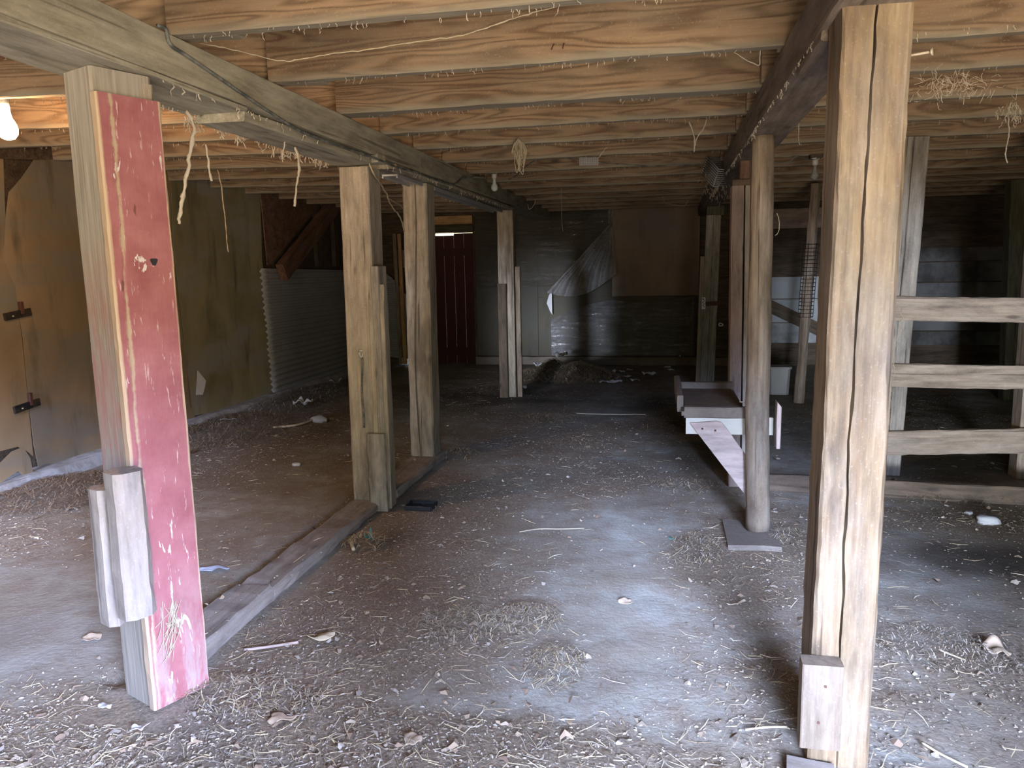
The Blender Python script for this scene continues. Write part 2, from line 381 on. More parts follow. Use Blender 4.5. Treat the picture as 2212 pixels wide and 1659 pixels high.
def boxes(name, lst, mat, parent=None, origin=None):
    vs = []; fs = []; o = Vector(origin) if origin is not None else Vector(((lst[0][0]+lst[0][1])/2, (lst[0][2]+lst[0][3])/2, lst[0][4]))
    for x0, x1, y0, y1, z0, z1 in lst:
        k = len(vs); vs += [Vector((x, y, z))-o for z in (z0, z1) for y in (y0, y1) for x in (x0, x1)]
        fs += [tuple(k+i for i in f) for f in ((0, 2, 3, 1), (4, 5, 7, 6), (0, 1, 5, 4), (2, 6, 7, 3), (0, 4, 6, 2), (1, 3, 7, 5))]
    return link(name, mesh(name, vs, fs), mat, parent, Matrix.Translation(o))
ORD = ['first', 'second', 'third', 'fourth', 'fifth', 'sixth', 'seventh', 'eighth', 'ninth', 'tenth', 'eleventh', 'twelfth', 'thirteenth', 'fourteenth', 'fifteenth']
# ------------------------------------------------------------------ light: sky and sunlit yard through the doorway
wd = bpy.data.worlds.new('daylight'); S.world = wd; wd.use_nodes = True
nt = wd.node_tree; nt.nodes.clear(); n = N(nt)
out = n.new('ShaderNodeOutputWorld'); bg = n.new('ShaderNodeBackground'); tc = n.new('ShaderNodeTexCoord'); sx = n.new('ShaderNodeSeparateXYZ')
n.link(tc.outputs['Generated'], sx.inputs[0])
base = n.ramp(n.math('MULTIPLY_ADD', sx.outputs[2], .5, .5), [(.0, (.85, .70, .51)), (.34, (.85, .70, .51)), (.44, (.38, .31, .225)), (.49, (.24, .195, .14)), (.505, (.10, .11, .07)), (.60, (.12, .14, .10)), (.66, (.17, .235, .38)), (1., (.2, .29, .52))])
def bright_spot(d, r0, r1, col, add):          # bright open sky between the trees around the yard, and added glows
    d = Vector(d).normalized(); vm = n.new('ShaderNodeVectorMath', operation='DOT_PRODUCT'); n.link(tc.outputs['Generated'], vm.inputs[0]); vm.inputs[1].default_value = d
    mr = n.new('ShaderNodeMapRange', interpolation_type='SMOOTHSTEP'); n.link(vm.outputs['Value'], mr.inputs[0]); mr.inputs[1].default_value = math.cos(R_(r1)); mr.inputs[2].default_value = math.cos(R_(r0))
    return n.mix(mr.outputs[0], add, col)
base = bright_spot((.8, -.7, -.10), 10, 26, (.85, .69, .5), base)    # added warm glow low in the world, brightens the left wall
c = bright_spot((.14, -1, .36), 6, 12, (4.0, 5.0, 8.0), base)
c = bright_spot((.72, -.72, .36), 6, 12, (3.7, 4.7, 7.8), c)
c = bright_spot((-.15, -1, .05), 2, 4, (9, 10, 12), c)  # added low glow, meant to put glints on the back wall film
n.link(c, bg.inputs[0]); bg.inputs[1].default_value = 24.0; n.link(bg.outputs[0], out.inputs[0])
DOOR = (-.1, 1.75, 2.12); YF = -.6; WIN = (-4.2, -3.0, .5, 1.9)        # doorway behind the camera: x0, x1, height; front wall plane
def portal(x, y, z, w, h, rot):
    l = bpy.data.lights.new('doorway_portal', 'AREA'); l.shape = 'RECTANGLE'; l.size = w; l.size_y = h; l.cycles.is_portal = True
    o = bpy.data.objects.new('doorway_portal', l); COL.objects.link(o); o.location = (x, y, z); o.rotation_euler = rot
portal((DOOR[0]+DOOR[1])/2, YF-.02, DOOR[2]/2, DOOR[1]-DOOR[0], DOOR[2], (R_(90), 0, 0))
portal((WIN[0]+WIN[1])/2, YF-.02, (WIN[2]+WIN[3])/2, WIN[1]-WIN[0], WIN[3]-WIN[2], (R_(90), 0, 0))
# ------------------------------------------------------------------ room shell
def dens(x, y):
    d = .17+.5*max(0, noise.noise(Vector((x*1.2, y*1.0, 5)))+.12)+.3*max(0, noise.noise(Vector((x*3.1, y*2.2, 9))))
    g = lambda cx, cy, sx_, sy_: math.exp(-((x-cx)/sx_)**2-((y-cy)/sy_)**2)
    d += 1.5*g(-1.35, 2.55, .35, .55)+1.3*g(-1.3, 3.7, .35, .8)+1.2*g(-1.1, 2.05, .9, .22)+.9*g(-.5, 2.2, .45, .15)+.8*g(-.75, 2.9, .25, .35)+1.0*g(-1.4, 4.7, .4, .4)
    d += 1.1*g(.35, 4.0, .35, .5)+1.3*g(-3.6, 6.0, .5, 1.6)+1.2*g(-4.2, 5.0, .3, 1.5)+.8*g(-1.75, 1.85, .6, .25)+.9*g(.15, 2.05, .3, .12)
    d += .9*g(1.6, 4.7, 1.0, .25)+.8*g(-.9, 6.6, .7, .6)+.9*g(-.6, 5.4, .5, .4)+.7*g(1.3, 2.9, .5, .3)+1.0*g(-1.0, 10.6, 1.0, .7)
    d -= .32*g(-.15, 3.6, .3, 1.2)+.6*g(-3.0, 2.7, .6, .6)+.35*g(-.85, 2.4, .2, .12)
    return d
def dark_patch(x, y):
    q = 0
    for cx, cy, rx, ry, k in DARK_PATCHES: q += k*math.exp(-((x-cx)/rx)**2-((y-cy)/ry)**2)
    return max(0, min(1, q*(1+.9*noise.noise(Vector((x*3, y*3, 12))))))
_d = [(fl(2110, 1205), .5, .3, 1.1), (fl(1480, 905), .5, .9, .8), (fl(1250, 860), 1.2, .8, .6), (fl(1000, 860), .8, .9, .8), (fl(850, 1160), .12, .2, .8)]  # first patch is a wet stain, the others just darken the floor
DARK_PATCHES = [(p.x, p.y, a, b, k) for p, a, b, k in _d]
def floor():
    x0, x1, y0, y1, s = -5.0, 6.6, -1.6, 12.3, .05
    nx = int((x1-x0)/s); ny = int((y1-y0)/s); vs = []; fs = []
    for j in range(ny+1):
        for i in range(nx+1):
            x = x0+i*(x1-x0)/nx; y = y0+j*(y1-y0)/ny
            z = .012*noise.noise(Vector((x*1.1, y*1.1, 0)))+.007*noise.noise(Vector((x*4, y*4, 3)))-.008
            if 2.35 < y < 5.7 and -2.06 < x < -1.955: z -= .045
            vs.append((x, y, z))
    for j in range(ny):
        for i in range(nx):
            k = j*(nx+1)+i; fs.append((k, k+1, k+nx+2, k+nx+1))
    me = mesh('floor', vs, fs); at = me.color_attributes.new('chaff', 'FLOAT_COLOR', 'POINT')
    at.data.foreach_set('color', [q for v in vs for q in (max(0, min(1, dens(v[0], v[1])*1.1-.05)), dark_patch(v[0], v[1]), 0, 1)])
    return tag(link('floor', me, M['dirt'], smooth=True), kind='structure')
floor()
ZJ = 2.315; JH = .235
tag(boxes('ceiling', [(-5.0, 6.6, -1.6, 12.3, ZJ+JH+.075, ZJ+JH+.12)], M['plank']), kind='structure')
XL, YB = -4.62, 11.85
tag(boxes('wall_left', [(-5.0, XL-.06, -1.6, 12.3, -.1, 2.7)], M['dark']), kind='structure')
DX0, DX1, DZ = -3.62, -2.97, 2.075
tag(boxes('wall_back', [(-5.0, -4.17, YB+.05, YB+.15, -.1, 2.7), (-4.17, -4.09, YB+.05, YB+.15, .17, 2.7), (-4.09, DX0, YB+.05, YB+.15, -.1, 2.7),
    (DX0, DX1, YB+.05, YB+.15, DZ, 2.7), (DX1, 6.6, YB+.05, YB+.15, -.1, 2.7)], M['dark']), kind='structure')
tag(boxes('wall_right', [(6.3, 6.4, -1.6, 12.3, -.1, 2.7)], M['dark']), kind='structure')
tag(boxes('wall_front', [(-5.0, WIN[0], YF-.1, YF, -.1, 2.7), (WIN[1], DOOR[0], YF-.1, YF, -.1, 2.7), (WIN[0], WIN[1], YF-.1, YF, -.1, WIN[2]), (WIN[0], WIN[1], YF-.1, YF, WIN[3], 2.7), (DOOR[1], 6.6, YF-.1, YF, -.1, 2.7), (DOOR[0], DOOR[1], YF-.1, YF, DOOR[2], 2.7)], M['dark']), kind='structure')
# concrete curb under the left wall
def curb():
    vs = []; fs = []; n = 60
    for i in range(n+1):
        y = -.8+i*(12.6)/n; j = noise.noise_vector(Vector((y*2.2, 3, 1)))*.018
        for x, z in ((XL-.05, -.05), (XL+.17+j.x, -.05), (XL+.12+j.x, .07+j.z), (XL+.09, .085+j.y), (XL-.05, .085)):
            vs.append((x, y, z))
    for i in range(n):
        for k in range(4): fs.append((i*5+k, i*5+k+1, i*5+k+6, i*5+k+5))
    fs.append((0, 1, 2, 3, 4)); fs.append(tuple(n*5+k for k in (4, 3, 2, 1, 0)))
    return tag(link('trim_1', mesh('curb', vs, [f[::-1] for f in fs]), M['concrete']), kind='structure')
curb()
tag(board('trim_2', (DX1+.02, YB-.03, .055), (1.2, YB-.03, .055), .13, .13, M['pad'], ch=.012, jit=.008), kind='structure')
# door in the back wall
dz = DZ-.035
d = empty('door_1', ((DX0+DX1)/2, YB+.08, 0), None, None); d['kind'] = 'structure'
for i in range(4):
    x = DX0-.012+i*(DX1-DX0+.01)/4
    boxes('door_board', [(x+.002, x+(DX1-DX0+.01)/4-.002, YB+.07, YB+.10, -.03, dz+.03*(i > 1))], M['door'], d)
boxes('crosspiece', [(DX0+.02, DX1-.03, YB+.05, YB+.072, .12, .25)], M['door'], d)
boxes('crosspiece', [(DX0+.02, DX1-.03, YB+.05, YB+.072, 1.72, 1.84)], M['door'], d)
tag(board('trim_3', (DX0-.15, YB-.0, DZ+.055), (DX1+.02, YB-.0, DZ+.055), .12, .10, M['darkgreen'], jit=.004), kind='structure')
tag(board('trim_4', (DX0-.15, YB+.0, DZ+.2), (DX1+.0, YB+.0, DZ+.195), .05, .13, M['yellow'], jit=.004), kind='structure')
tag(board('trim_5', (DX1+.015, YB+.02, 0), (DX1+.015, YB+.02, 2.3), .035, .06, M['dark'], upv=(0, -1, 0)), kind='structure')
# ------------------------------------------------------------------ joists
CJ = [1.85, 2.55, 3.24, 4.0, 4.58, 5.20, 5.90, 6.64, 7.33, 8.0, 8.72, 9.45, 10.05, 10.68, 11.3]
G = 'ceiling joists'
for k, y in enumerate(CJ):
    th = .055 if k != 3 else .11
    o = board('ceiling_joist', (-1.69, y-th/2, ZJ+JH/2), (.55, y-th/2, ZJ+JH/2), th, JH, M['joist'], jit=.003, ch=.004)
    tag(o, f'{ORD[k]} brown ceiling joist from the front over the middle aisle', 'joist', 'joists over the middle aisle')
    y2 = y+.06; zl = lambda x: ZJ+.006+JH/2+.025*(-1.95-x)
    o = board('ceiling_joist', (-1.46, y2-.025, ZJ+.006+JH/2-.003), (XL-.05, y2-.025, zl(XL-.05)), .05, JH, M['joist'], jit=.003, ch=.004)
    tag(o, f'{ORD[k]} reddish brown ceiling joist from the front over the left aisle', 'joist', 'joists over the left aisle')
RJ = [1.9, 2.55, 3.19, 3.84, 4.49, 5.11, 5.78, 6.47, 7.11, 7.74, 8.4, 9.05, 9.7, 10.35, 11.0]
for k, y in enumerate(RJ):
    if abs(y-CJ[k]) < .12: y = y
    yy = y-.03
    if any(abs(yy-(c-.028)) < .058 for c in CJ): yy = [c for c in CJ if abs(yy-(c-.028)) < .058][0]+.031
    o = board('ceiling_joist', (.42, yy, ZJ+.002+JH/2), (6.25, yy, ZJ+.002+JH/2), .05, JH, M['joist'], jit=.003, ch=.004)
    tag(o, f'{ORD[k]} dusty ceiling joist from the front over the right stall', 'joist', 'joists over the right stall')
# nails bent in the third joist
for px, py, q in ((1197, 97, -.4), (1219, 95, -.2)):
    p = dY(px, py, 3.19); tag(tube('nail', [p+V(0, .03, 0), p+V(0, -.01, 0), p+V(q*.02, -.018, -.022)], .0022, M['rust']),
        'rusty bent nail in the third middle joist, ' + ('left one of the pair' if px < 1200 else 'right one of the pair'), 'nail', 'bent nails in a joist')
# ------------------------------------------------------------------ beams
lb = empty('support_beam', (-1.80, 1.5, 2.15), 'long grey timber beam with black cable carried by the red post row', 'beam')
board('upper_timber', (-1.80, .2, 2.2415), (-1.80, 5.2, 2.2415), .28, .143, M['beam'], lb, ch=.004)
board('upper_timber', (-1.80, 5.203, 2.2415), (-1.815, 11.4, 2.29), .28, .143, M['beam'], lb, ch=.004)
board('lower_plank', (-1.80, .2, 2.16), (-1.80, 2.95, 2.16), .27, .02, M['beam'], lb, jit=.003)
board('lower_plank', (-1.80, 2.97, 2.141), (-1.80, 4.36, 2.146), .22, .045, M['beam'], lb, jit=.003)
board('lower_plank', (-1.80, 4.75, 2.155), (-1.80, 8.6, 2.17), .25, .028, M['beam'], lb, jit=.003)
boxes('galvanized_strip', [(-1.87, -1.76, 5.0, 5.55, 2.128, 2.14), (-1.87, -1.86, 5.0, 5.55, 2.115, 2.13), (-1.77, -1.76, 5.0, 5.55, 2.115, 2.13)], M['metal'], lb)
boxes('galvanized_strip', [(-1.87, -1.76, 5.85, 8.4, 2.128, 2.14), (-1.87, -1.86, 5.85, 8.4, 2.112, 2.13), (-1.77, -1.76, 5.85, 8.4, 2.112, 2.13)], M['metal'], lb)
rb = empty('support_beam', (.52, 1.5, 2.15), 'long dark timber beam resting on the log and right hand posts', 'beam')
board('upper_timber', (.525, .2, 2.235), (.525, 6.9, 2.235), .19, .16, M['beam_dark'], rb, ch=.006, jit=.004)
board('upper_timber', (.52, 6.903, 2.24), (.545, 11.4, 2.27), .19, .16, M['beam_dark'], rb, ch=.006, jit=.004)
board('lower_plank', (.525, 2.43, 2.139), (.525, 2.86, 2.139), .19, .03, M['beam_dark'], rb, jit=.004)
# cable on the left beam
cab = [(340, 55), (358, 62), (362, 82), (372, 100), (400, 118), (450, 152), (520, 200), (580, 240), (640, 278), (690, 300), (740, 318), (800, 338), (860, 362), (900, 372), (940, 388), (980, 398), (1000, 385), (1030, 383), (1052, 385)]
pts = [dX(x, y, -1.652) for x, y in cab[:-3]]+[dY(x, y, 6.2+.15*i) for i, (x, y) in enumerate(cab[-3:])]
tag(tube('power_cable', smoothpts(pts), .0065, M['cable'], sides=7), 'black dusty power cable stapled along the left beam', 'cable')
# ------------------------------------------------------------------ left row of posts
th = R_(-24); ex = V(math.cos(th), math.sin(th), 0); ey = V(-math.sin(th), math.cos(th), 0); C0 = V(-1.757, 2.18, 0)
rp = empty('support_post', C0, 'front grey post faced with a chipped red board', 'post', 'left row of posts')
c = C0-ex*.085+ey*.1
board('shaft', c, c+V(0, 0, 2.149), .17, .2, M['scuff'], rp, upv=-ey, ch=.008)
c = C0+ex*.02+ey*.100
tag(board('face_board', c, c+V(0, 0, 2.066), .215, .036, M['red'], rp, upv=ex, ch=.005, jit=.0022, step=.03), 'red painted face board with white chips')
cl = []
for (px, py, pb, w, hh, yy) in ((265, 1016, 1326, .098, .10, 2.075), (214, 1054, 1344, .10, .05, 2.14)):
    t0 = dY(px, py, yy); b0 = dY(px+29 if px > 230 else px+26, pb, yy); x = t0.x
    board('cleat', (t0.x, yy, b0.z), (t0.x+.002, yy, t0.z), w, hh, M['cleat'], rp, upv=-ey, ch=.022, jit=.004, step=.04)
board('shim_block', dY(311, 208, 2.36)+V(0, .0, -.05), dY(311, 208, 2.36)+V(0, .0, .035), .05, .04, M['post'], rp, upv=ey)
pb = empty('support_post', (-1.85, 4.5, 0), 'tan square post with rope hook and short grey block at its foot', 'post', 'left row of posts')
board('shaft', (-1.855, 4.535, 0), (-1.838, 4.535, 2.12), .186, .2, M['post'], pb, upv=(0, -1, 0), ch=.008)
board('side_board', (-1.728, 4.49, 0), (-1.728, 4.49, 1.53), .15, .05, M['post_grey'], pb, upv=(1, 0, 0), ch=.006, jit=.004, bevel_end=.0)
board('corner_board', (-1.735, 4.43, .01), (-1.726, 4.428, 1.42), .10, .02, M['post'], pb, upv=(0, -1, 0), ch=.004, bevel_end=.12)
board('foot_block', (-1.755, 4.40, 0), (-1.757, 4.40, .50), .115, .035, M['post_grey'], pb, upv=(0, -1, 0), ch=.006, jit=.006, step=.04)
board('corbel', (-1.92, 4.42, 2.155), (-1.65, 4.42, 2.155), .13, .05, M['beam'], pb, ch=.005)
board('shim_block', (-1.93, 4.33, 2.185), (-1.82, 4.33, 2.185), .05, .05, M['yellow'], pb, ch=.003)
pc = board('support_post', (-1.85, 5.67, .06), (-1.835, 5.67, 2.14), .19, .2, M['post'], upv=(0, -1, 0), ch=.012, jit=.004,
    notch=lambda t: (.012+.02*math.sin(t*5), .004+.004*math.sin(t*3.1), .02))
tag(pc, 'tan square post with long crack standing behind the rope hook post', 'post', 'left row of posts')
pd = empty('support_post', (-1.8, 8.8, 0), 'farthest square post of the left row, beside the plastic covered wall', 'post', 'left row of posts')
board('shaft', (-1.80, 8.79, 0), (-1.80, 8.79, 2.16), .185, .18, M['post'], pd, upv=(0, -1, 0), ch=.006)
board('face_board', (-1.845, 8.68, 0), (-1.845, 8.68, 1.33), .1, .04, M['dark'], pd, upv=(0, -1, 0))
board('side_board', (-1.665, 8.75, 0), (-1.67, 8.75, 1.52), .055, .05, M['rail'], pd, upv=(0, -1, 0))
# rope and hook on the second post
tag(tube('hook', smoothpts([dY(785, 758, 4.42), dY(778, 757, 4.415), dY(776, 764, 4.41), dY(781, 772, 4.41), dY(784, 762, 4.415)], 3), .004, M['porcelain']), 'pale metal hook screwed into the tan post', 'hook')
rope = [dY(781+(y-772)*.03+1.2*math.sin(y*.05), y, 4.418) for y in range(772, 925, 4)]
tag(tube('rope', rope, [.006*(1+.25*(i % 2)) for i in range(len(rope))], M['cable'], sides=6), 'dark braided rope hanging from the hook on the tan post', 'rope')
# sills on the floor
s1 = board('sill_timber', (-1.845, 2.30, .03), (-1.86, 3.06, .03), .20, .085, M['sill'], ch=.02, jit=.008); tag(s1, 'smooth worn floor timber running back from the red post', 'timber', 'floor timbers')
s2 = board('sill_timber', (-1.865, 3.07, .018), (-1.86, 4.42, .022), .20, .07, M['sill'], ch=.02, jit=.01); tag(s2, 'dirt covered floor timber leading up to the rope hook post', 'timber', 'floor timbers')
s3 = board('sill_timber', (-1.835, 4.66, .03), (-1.83, 5.80, .03), .22, .06, M['sill'], ch=.012, jit=.006); tag(s3, 'flat brown floor timber between the rope hook post and cracked post', 'timber', 'floor timbers')
# ------------------------------------------------------------------ right row
fp = empty('support_post', (.523, 2.32, 0), 'bright pale front post with a long dark crack', 'post', 'right row of posts')
board('shaft', (.523, 2.322, 0), (.533, 2.322, 2.155), .172, .175, M['post_pale'], fp, upv=(0, -1, 0), ch=.009, jit=.004, step=.05,
      notch=lambda t: (.012*math.sin(t*3.3+.5)-.004+.016*t+.004*noise.noise(Vector((t*14, 1, 2))), .0031+.0012*noise.noise(Vector((t*9, 5, 2))) if t > .2 else .002, .035 if t > .15 else .01))
blk = board('foot_block', (.458, 2.2, .095), (.457, 2.2, .357), .112, .06, M['block_pale'], fp, upv=(0, -1, 0), ch=.003, jit=.0015)
for px, py in ((1783, 1483), (1768, 1561)):
    p = dY(px, py, 2.17); board('screw', p+V(0, .004, 0), p+V(0, -.002, 0), .008, .008, M['rust'], blk, ch=.002, jit=0)
for o in [o for o in COL.objects if o.name.startswith('screw')]: pass
p = dY(1968, 122, 2.30); e = dY(2012, 112, 2.27)
nl = empty('nail', p, 'long pale nail sticking out of the bright front post', 'nail')
tube('shank', [p-V(.03, 0, 0), e], .004, M['nail'], nl); dd = (e-p).normalized()
tube('head', [e, e+dd*.004], .010, M['nail'], nl, sides=10)
board('ground_block', (.37, 2.19, .0), (.5, 2.17, .0), .1, .05, M['cleat']); tag(bpy.data.objects['ground_block'], 'short grey board lying at the foot of the bright front post', 'board')
def log():
    vs = []; fs = []; n = 44; sgm = 22
    for i in range(n+1):
        t = i/n; z = .03+t*2.125; r = .066-.008*t
        for k in range(sgm):
            a = 2*math.pi*k/sgm; q = noise.noise(Vector((math.cos(a)*1.2, math.sin(a)*1.2, z*2.2)))*.007+noise.noise(Vector((math.cos(a)*3, math.sin(a)*3, z*6)))*.003
            vs.append((z, (r+q)*math.cos(a)+.006*math.sin(z*2), (r+q)*math.sin(a)))
    for i in range(n):
        for k in range(sgm): l = (k+1) % sgm; fs.append((i*sgm+k, i*sgm+l, (i+1)*sgm+l, (i+1)*sgm+k))
    fs.append(tuple(range(sgm-1, -1, -1))); fs.append(tuple(n*sgm+k for k in range(sgm)))
    a = V(.523, 4.3, 0); return link('log_post', mesh('log', vs, fs), M['log'], None, frame(a, V(.508, 4.3, 1), V(0, -1, 0)), True)
tag(log(), 'round log post standing on a low concrete pad', 'post', 'right row of posts')
tag(board('concrete_pad', (.345, 4.26, -.012), (.62, 4.26, -.012), .44, .06, M['pad'], ch=.015, jit=.008), 'low square concrete pad under the round log post', 'pad')
dp = empty('support_post', (.5, 5.3, 0), 'double plank post behind the round log', 'post', 'right row of posts')
board('plank', (.475, 5.3, 0), (.455, 5.3, 2.0), .075, .15, M['pinkdark'], dp, upv=(0, -1, 0), ch=.003)
bpy.data.objects[dp.children[0].name]['label'] = 'pinkish plank'
board('plank', (.566, 5.31, 0), (.545, 5.31, 2.0), .085, .15, M['post'], dp, upv=(0, -1, 0), ch=.003)
board('cap_block', (.42, 5.3, 2.02), (.60, 5.3, 2.02), .16, .04, M['dark'], dp)
board('filler_board', (.53, 5.26, 2.04), (.53, 5.26, 2.155), .13, .05, M['brownboard'], dp, upv=(0, -1, 0))
fr = empty('support_post', (.52, 9.5, 0), 'far grey post with rusty hinge strap near the back wall', 'post', 'right row of posts')
board('shaft', (.515, 9.6, 0), (.56, 9.6, 2.08), .17, .16, M['post_grey'], fr, upv=(0, -1, 0), ch=.004, notch=lambda t: (.0, .003, .012))
board('cap_block', (.575, 9.6, 2.08), (.58, 9.6, 2.185), .2, .18, M['darkgreen'], fr, upv=(0, -1, 0))
board('side_batten', (.405, 9.55, 0), (.44, 9.55, 1.6), .05, .05, M['rail'], fr, upv=(0, -1, 0))
st = board('hinge_strap', dY(1524, 657, 9.5), dY(1558, 654, 9.5), .05, .012, M['rust'], fr, upv=(0, -1, 0))
# small printed tag on that post
tg = empty('tag', dY(1520, 655, 9.5), 'small white printed tag on the far grey post', 'tag')
p = dY(1520, 655, 9.505); board('card', p+V(0, 0, -.07), p+V(0, 0, .07), .045, .003, M['paper'], tg, upv=(0, -1, 0), jit=0, ch=.001)
for i, (dx_, z, w, h) in enumerate(((-.006, .05, .02, .014), (.008, .03, .012, .012), (-.008, .012, .012, .016), (.004, -.006, .022, .008), (-.004, -.026, .012, .016), (.01, -.045, .012, .01))):
    boxes('printed_mark', [(p.x+dx_-w/2, p.x+dx_+w/2, p.y-.0035, p.y-.0025, p.z+z-h/2, p.z+z+h/2)], M['black'], tg)
p = dY(1557, 701, 6.2)
tag(tube('hook', smoothpts([p+V(.02, 0, 0), p+V(-.006, 0, .012), p+V(-.014, 0, 0), p+V(-.006, 0, -.012), p+V(.02, 0, -.004)], 4), .004, M['porcelain']), 'small white hook hanging beside the double plank post', 'hook')
# ------------------------------------------------------------------ feeder shelf between log and plank post
fs_ = empty('feed_tray', (.28, 4.4, .6), 'dusty wooden feed tray braced against the round log', 'tray')
boxes('bottom_board', [(.10, .45, 4.36, 5.18, .655, .68)], M['traydust'], fs_)
board('front_lip', (.115, 4.38, .675), (.455, 4.38, .675), .05, .06, M['traydust'], fs_, jit=.004)
board('back_lip', (.10, 5.14, .70), (.44, 5.14, .70), .05, .07, M['traydust'], fs_, jit=.004)
board('side_lip', (.095, 4.5, .70), (.085, 5.18, .72), .035, .10, M['traydust'], fs_, jit=.004)
boxes('feed_residue', [(.12, .43, 4.42, 5.1, .68, .695)], M['feed'], fs_)
tag(board('bracket_board', (.125, 4.375, .598), (.60, 4.375, .602), .022, .10, M['whiteboard'], fs_, jit=.001, ch=.002), 'white painted bracket board')
a0 = (dY(1524, 912, 4.35)); b0 = dY(1640, 1078, 4.35)
br = plate('brace', [dY(1490, 914, 4.345), dY(1548, 910, 4.345), dY(1558, 913, 4.345), dY(1567, 922, 4.345), dY(1632, 1012, 4.345), dY(1632, 1098, 4.345)][::-1], (0, -1, 0), .02, M['pink'], fs_)
br['label'] = 'pinkish diagonal brace'
for px, py in ((1517, 926), (1545, 930)):
    p = dY(px, py, 4.343); boxes('bolt', [(p.x-.005, p.x+.005, p.y-.004, p.y+.002, p.z-.005, p.z+.005)], M['rust'], br)
board('end_board', (.615, 4.30, .50), (.615, 4.30, .76), .09, .022, M['pink'], fs_, upv=(1, 0, 0), bevel_end=.03)
tag(tube('nail', [dY(1615, 869, 4.33), dY(1597, 868, 4.31)], .003, M['nail']), 'pale nail sticking out of the log above the feed tray', 'nail')
# ------------------------------------------------------------------ right stall: post, rails, boards
tag(board('stall_post', (1.565, 5.74, 0), (1.63, 5.74, ZJ-.003), .155, .16, M['post_grey'], upv=(0, -1, 0), ch=.006, jit=.005, notch=lambda t: (.02, .004, .02)), 'weathered grey stall post carrying the left ends of the rails', 'post')
tag(board('stall_post', (2.46, 5.74, 0), (2.44, 5.74, ZJ-.003), .14, .14, M['rail'], upv=(0, -1, 0), ch=.006, jit=.005), 'brown stall post at the right edge of the photo', 'post')
for i, (za, zb, zc, zd, bw) in enumerate(((1.263, 1.239, 1.101, 1.081, 0), (.80, .775, .64, .645, 0.0), (.325, .358, .155, .197, 0))):
    z0, z1 = (za+zc)/2, (zb+zd)/2
    tag(board('fence_rail', (1.515+.02*(1-i), 5.63, z0), (2.62, 5.63, z1+(z1-z0)*.3), .045, (za-zc), M['rail'], ch=.006, jit=.007, step=.06),
        ['top', 'middle', 'bottom'][i]+' rough plank rail of the right hand stall fence', 'rail', 'stall fence rails')
tag(board('floor_board', (.69, 5.20, .05), (2.9, 5.02, .045), .045, .115, M['dark'], ch=.006, jit=.005), 'low dark board on edge along the floor below the rails', 'board')
tag(board('stall_post', (3.66, 9, 0), (3.57, 9, 2.3), .17, .15, M['darkgreen'], upv=(0, -1, 0)), 'dark mossy post deep in the right stall', 'post')
# white lower lining of the far back wall
for i, (z0, z1) in enumerate(((.33, .62), (.635, .97), (.985, 1.30))):
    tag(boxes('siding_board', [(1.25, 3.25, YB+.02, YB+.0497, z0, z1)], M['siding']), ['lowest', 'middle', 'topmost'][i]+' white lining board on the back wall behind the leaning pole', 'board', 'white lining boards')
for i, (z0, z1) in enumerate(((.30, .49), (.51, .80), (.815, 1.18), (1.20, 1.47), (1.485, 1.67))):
    tag(boxes('siding_board', [(3.3, 5.4, YB+.02, YB+.0497, z0, z1)], M['siding_shaded']), ['lowest', 'second lowest', 'middle', 'second highest', 'topmost'][i]+' white lining board in the dark right stall', 'board', 'white lining boards of the right stall')
tag(boxes('wall_board', [(1.4, 2.3, YB+.0, YB+.0497, 2.0, 2.28)], M['pink']), 'pinkish board high on the back wall above white lining', 'board')
tag(boxes('wall_board', [(1.4, 2.3, YB+.01, YB+.0497, 1.72, 1.985)], M['dark']), 'dark board below the pinkish board on the back wall', 'board')
tag(board('diagonal_board', dY(1650, 655, 11.82), dY(1790, 722, 11.82), .05, .18, M['dark'], upv=(0, 0, 1)), 'dark board sloping across the white lining boards', 'board')
tag(board('leaning_pole', (1.437, 8.6, 0), (1.527, 8.6, 2.31), .10, .10, M['rail'], upv=(0, -1, 0), ch=.03, jit=.006), 'tall brown pole wrapped with wire mesh behind the log', 'pole')
tag(board('stall_post', (1.0, 8.9, 0), (.99, 8.9, 2.3), .1, .1, M['dark'], upv=(0, -1, 0)), 'thin dark post just right of the round log, farther back', 'post')
vs, fcs = [], []
for i in range(20):
    z = .93+i*.04; cx = 1.437+.09*z/2.31
    ring = [V(cx+.075*math.cos(a*math.pi/6), 8.6+.085*math.sin(a*math.pi/6), z) for a in range(13)]
    v_, f_ = tube_geo(ring, .003, 4, 0, len(vs)); vs += v_; fcs += f_
for a in range(0, 12, 2):
    ln = [V(1.437+.09*z/2.31+.075*math.cos(a*math.pi/6), 8.6+.085*math.sin(a*math.pi/6), z) for z in (.93, 1.3, 1.7)]
    v_, f_ = tube_geo(ln, .003, 4, 0, len(vs)); vs += v_; fcs += f_
tag(link('wire_mesh', mesh('wire_mesh', vs, fcs), M['iron']), 'sleeve of wire mesh around the tall brown pole', 'mesh')
q = onplane(333, 566, C0+ex*.0392, ex); hp = [q+ey*(.011*math.cos(a)*(1+.4*math.sin(3*a)))+V(0, 0, .016*math.sin(a)*(1+.3*math.cos(2*a))) for a in [k*math.pi/7 for k in range(14)]]
plate('knot_hole', hp, ex, .003, M['black'], rp)['label'] = 'dark ragged hole'
bk = empty('bucket', (1.3, 9.2, 0), 'pale square bucket on the floor right of the log', 'bucket')
board('body', (1.3, 9.2, .0), (1.3, 9.2, .30), .22, .2, M['bucket'], bk, upv=(0, -1, 0), ch=.03, taper=1.12, jit=.002)
board('rim', (1.3, 9.2, .30), (1.3, 9.2, .325), .27, .25, M['bucket'], bk, upv=(0, -1, 0), ch=.03, jit=.001)
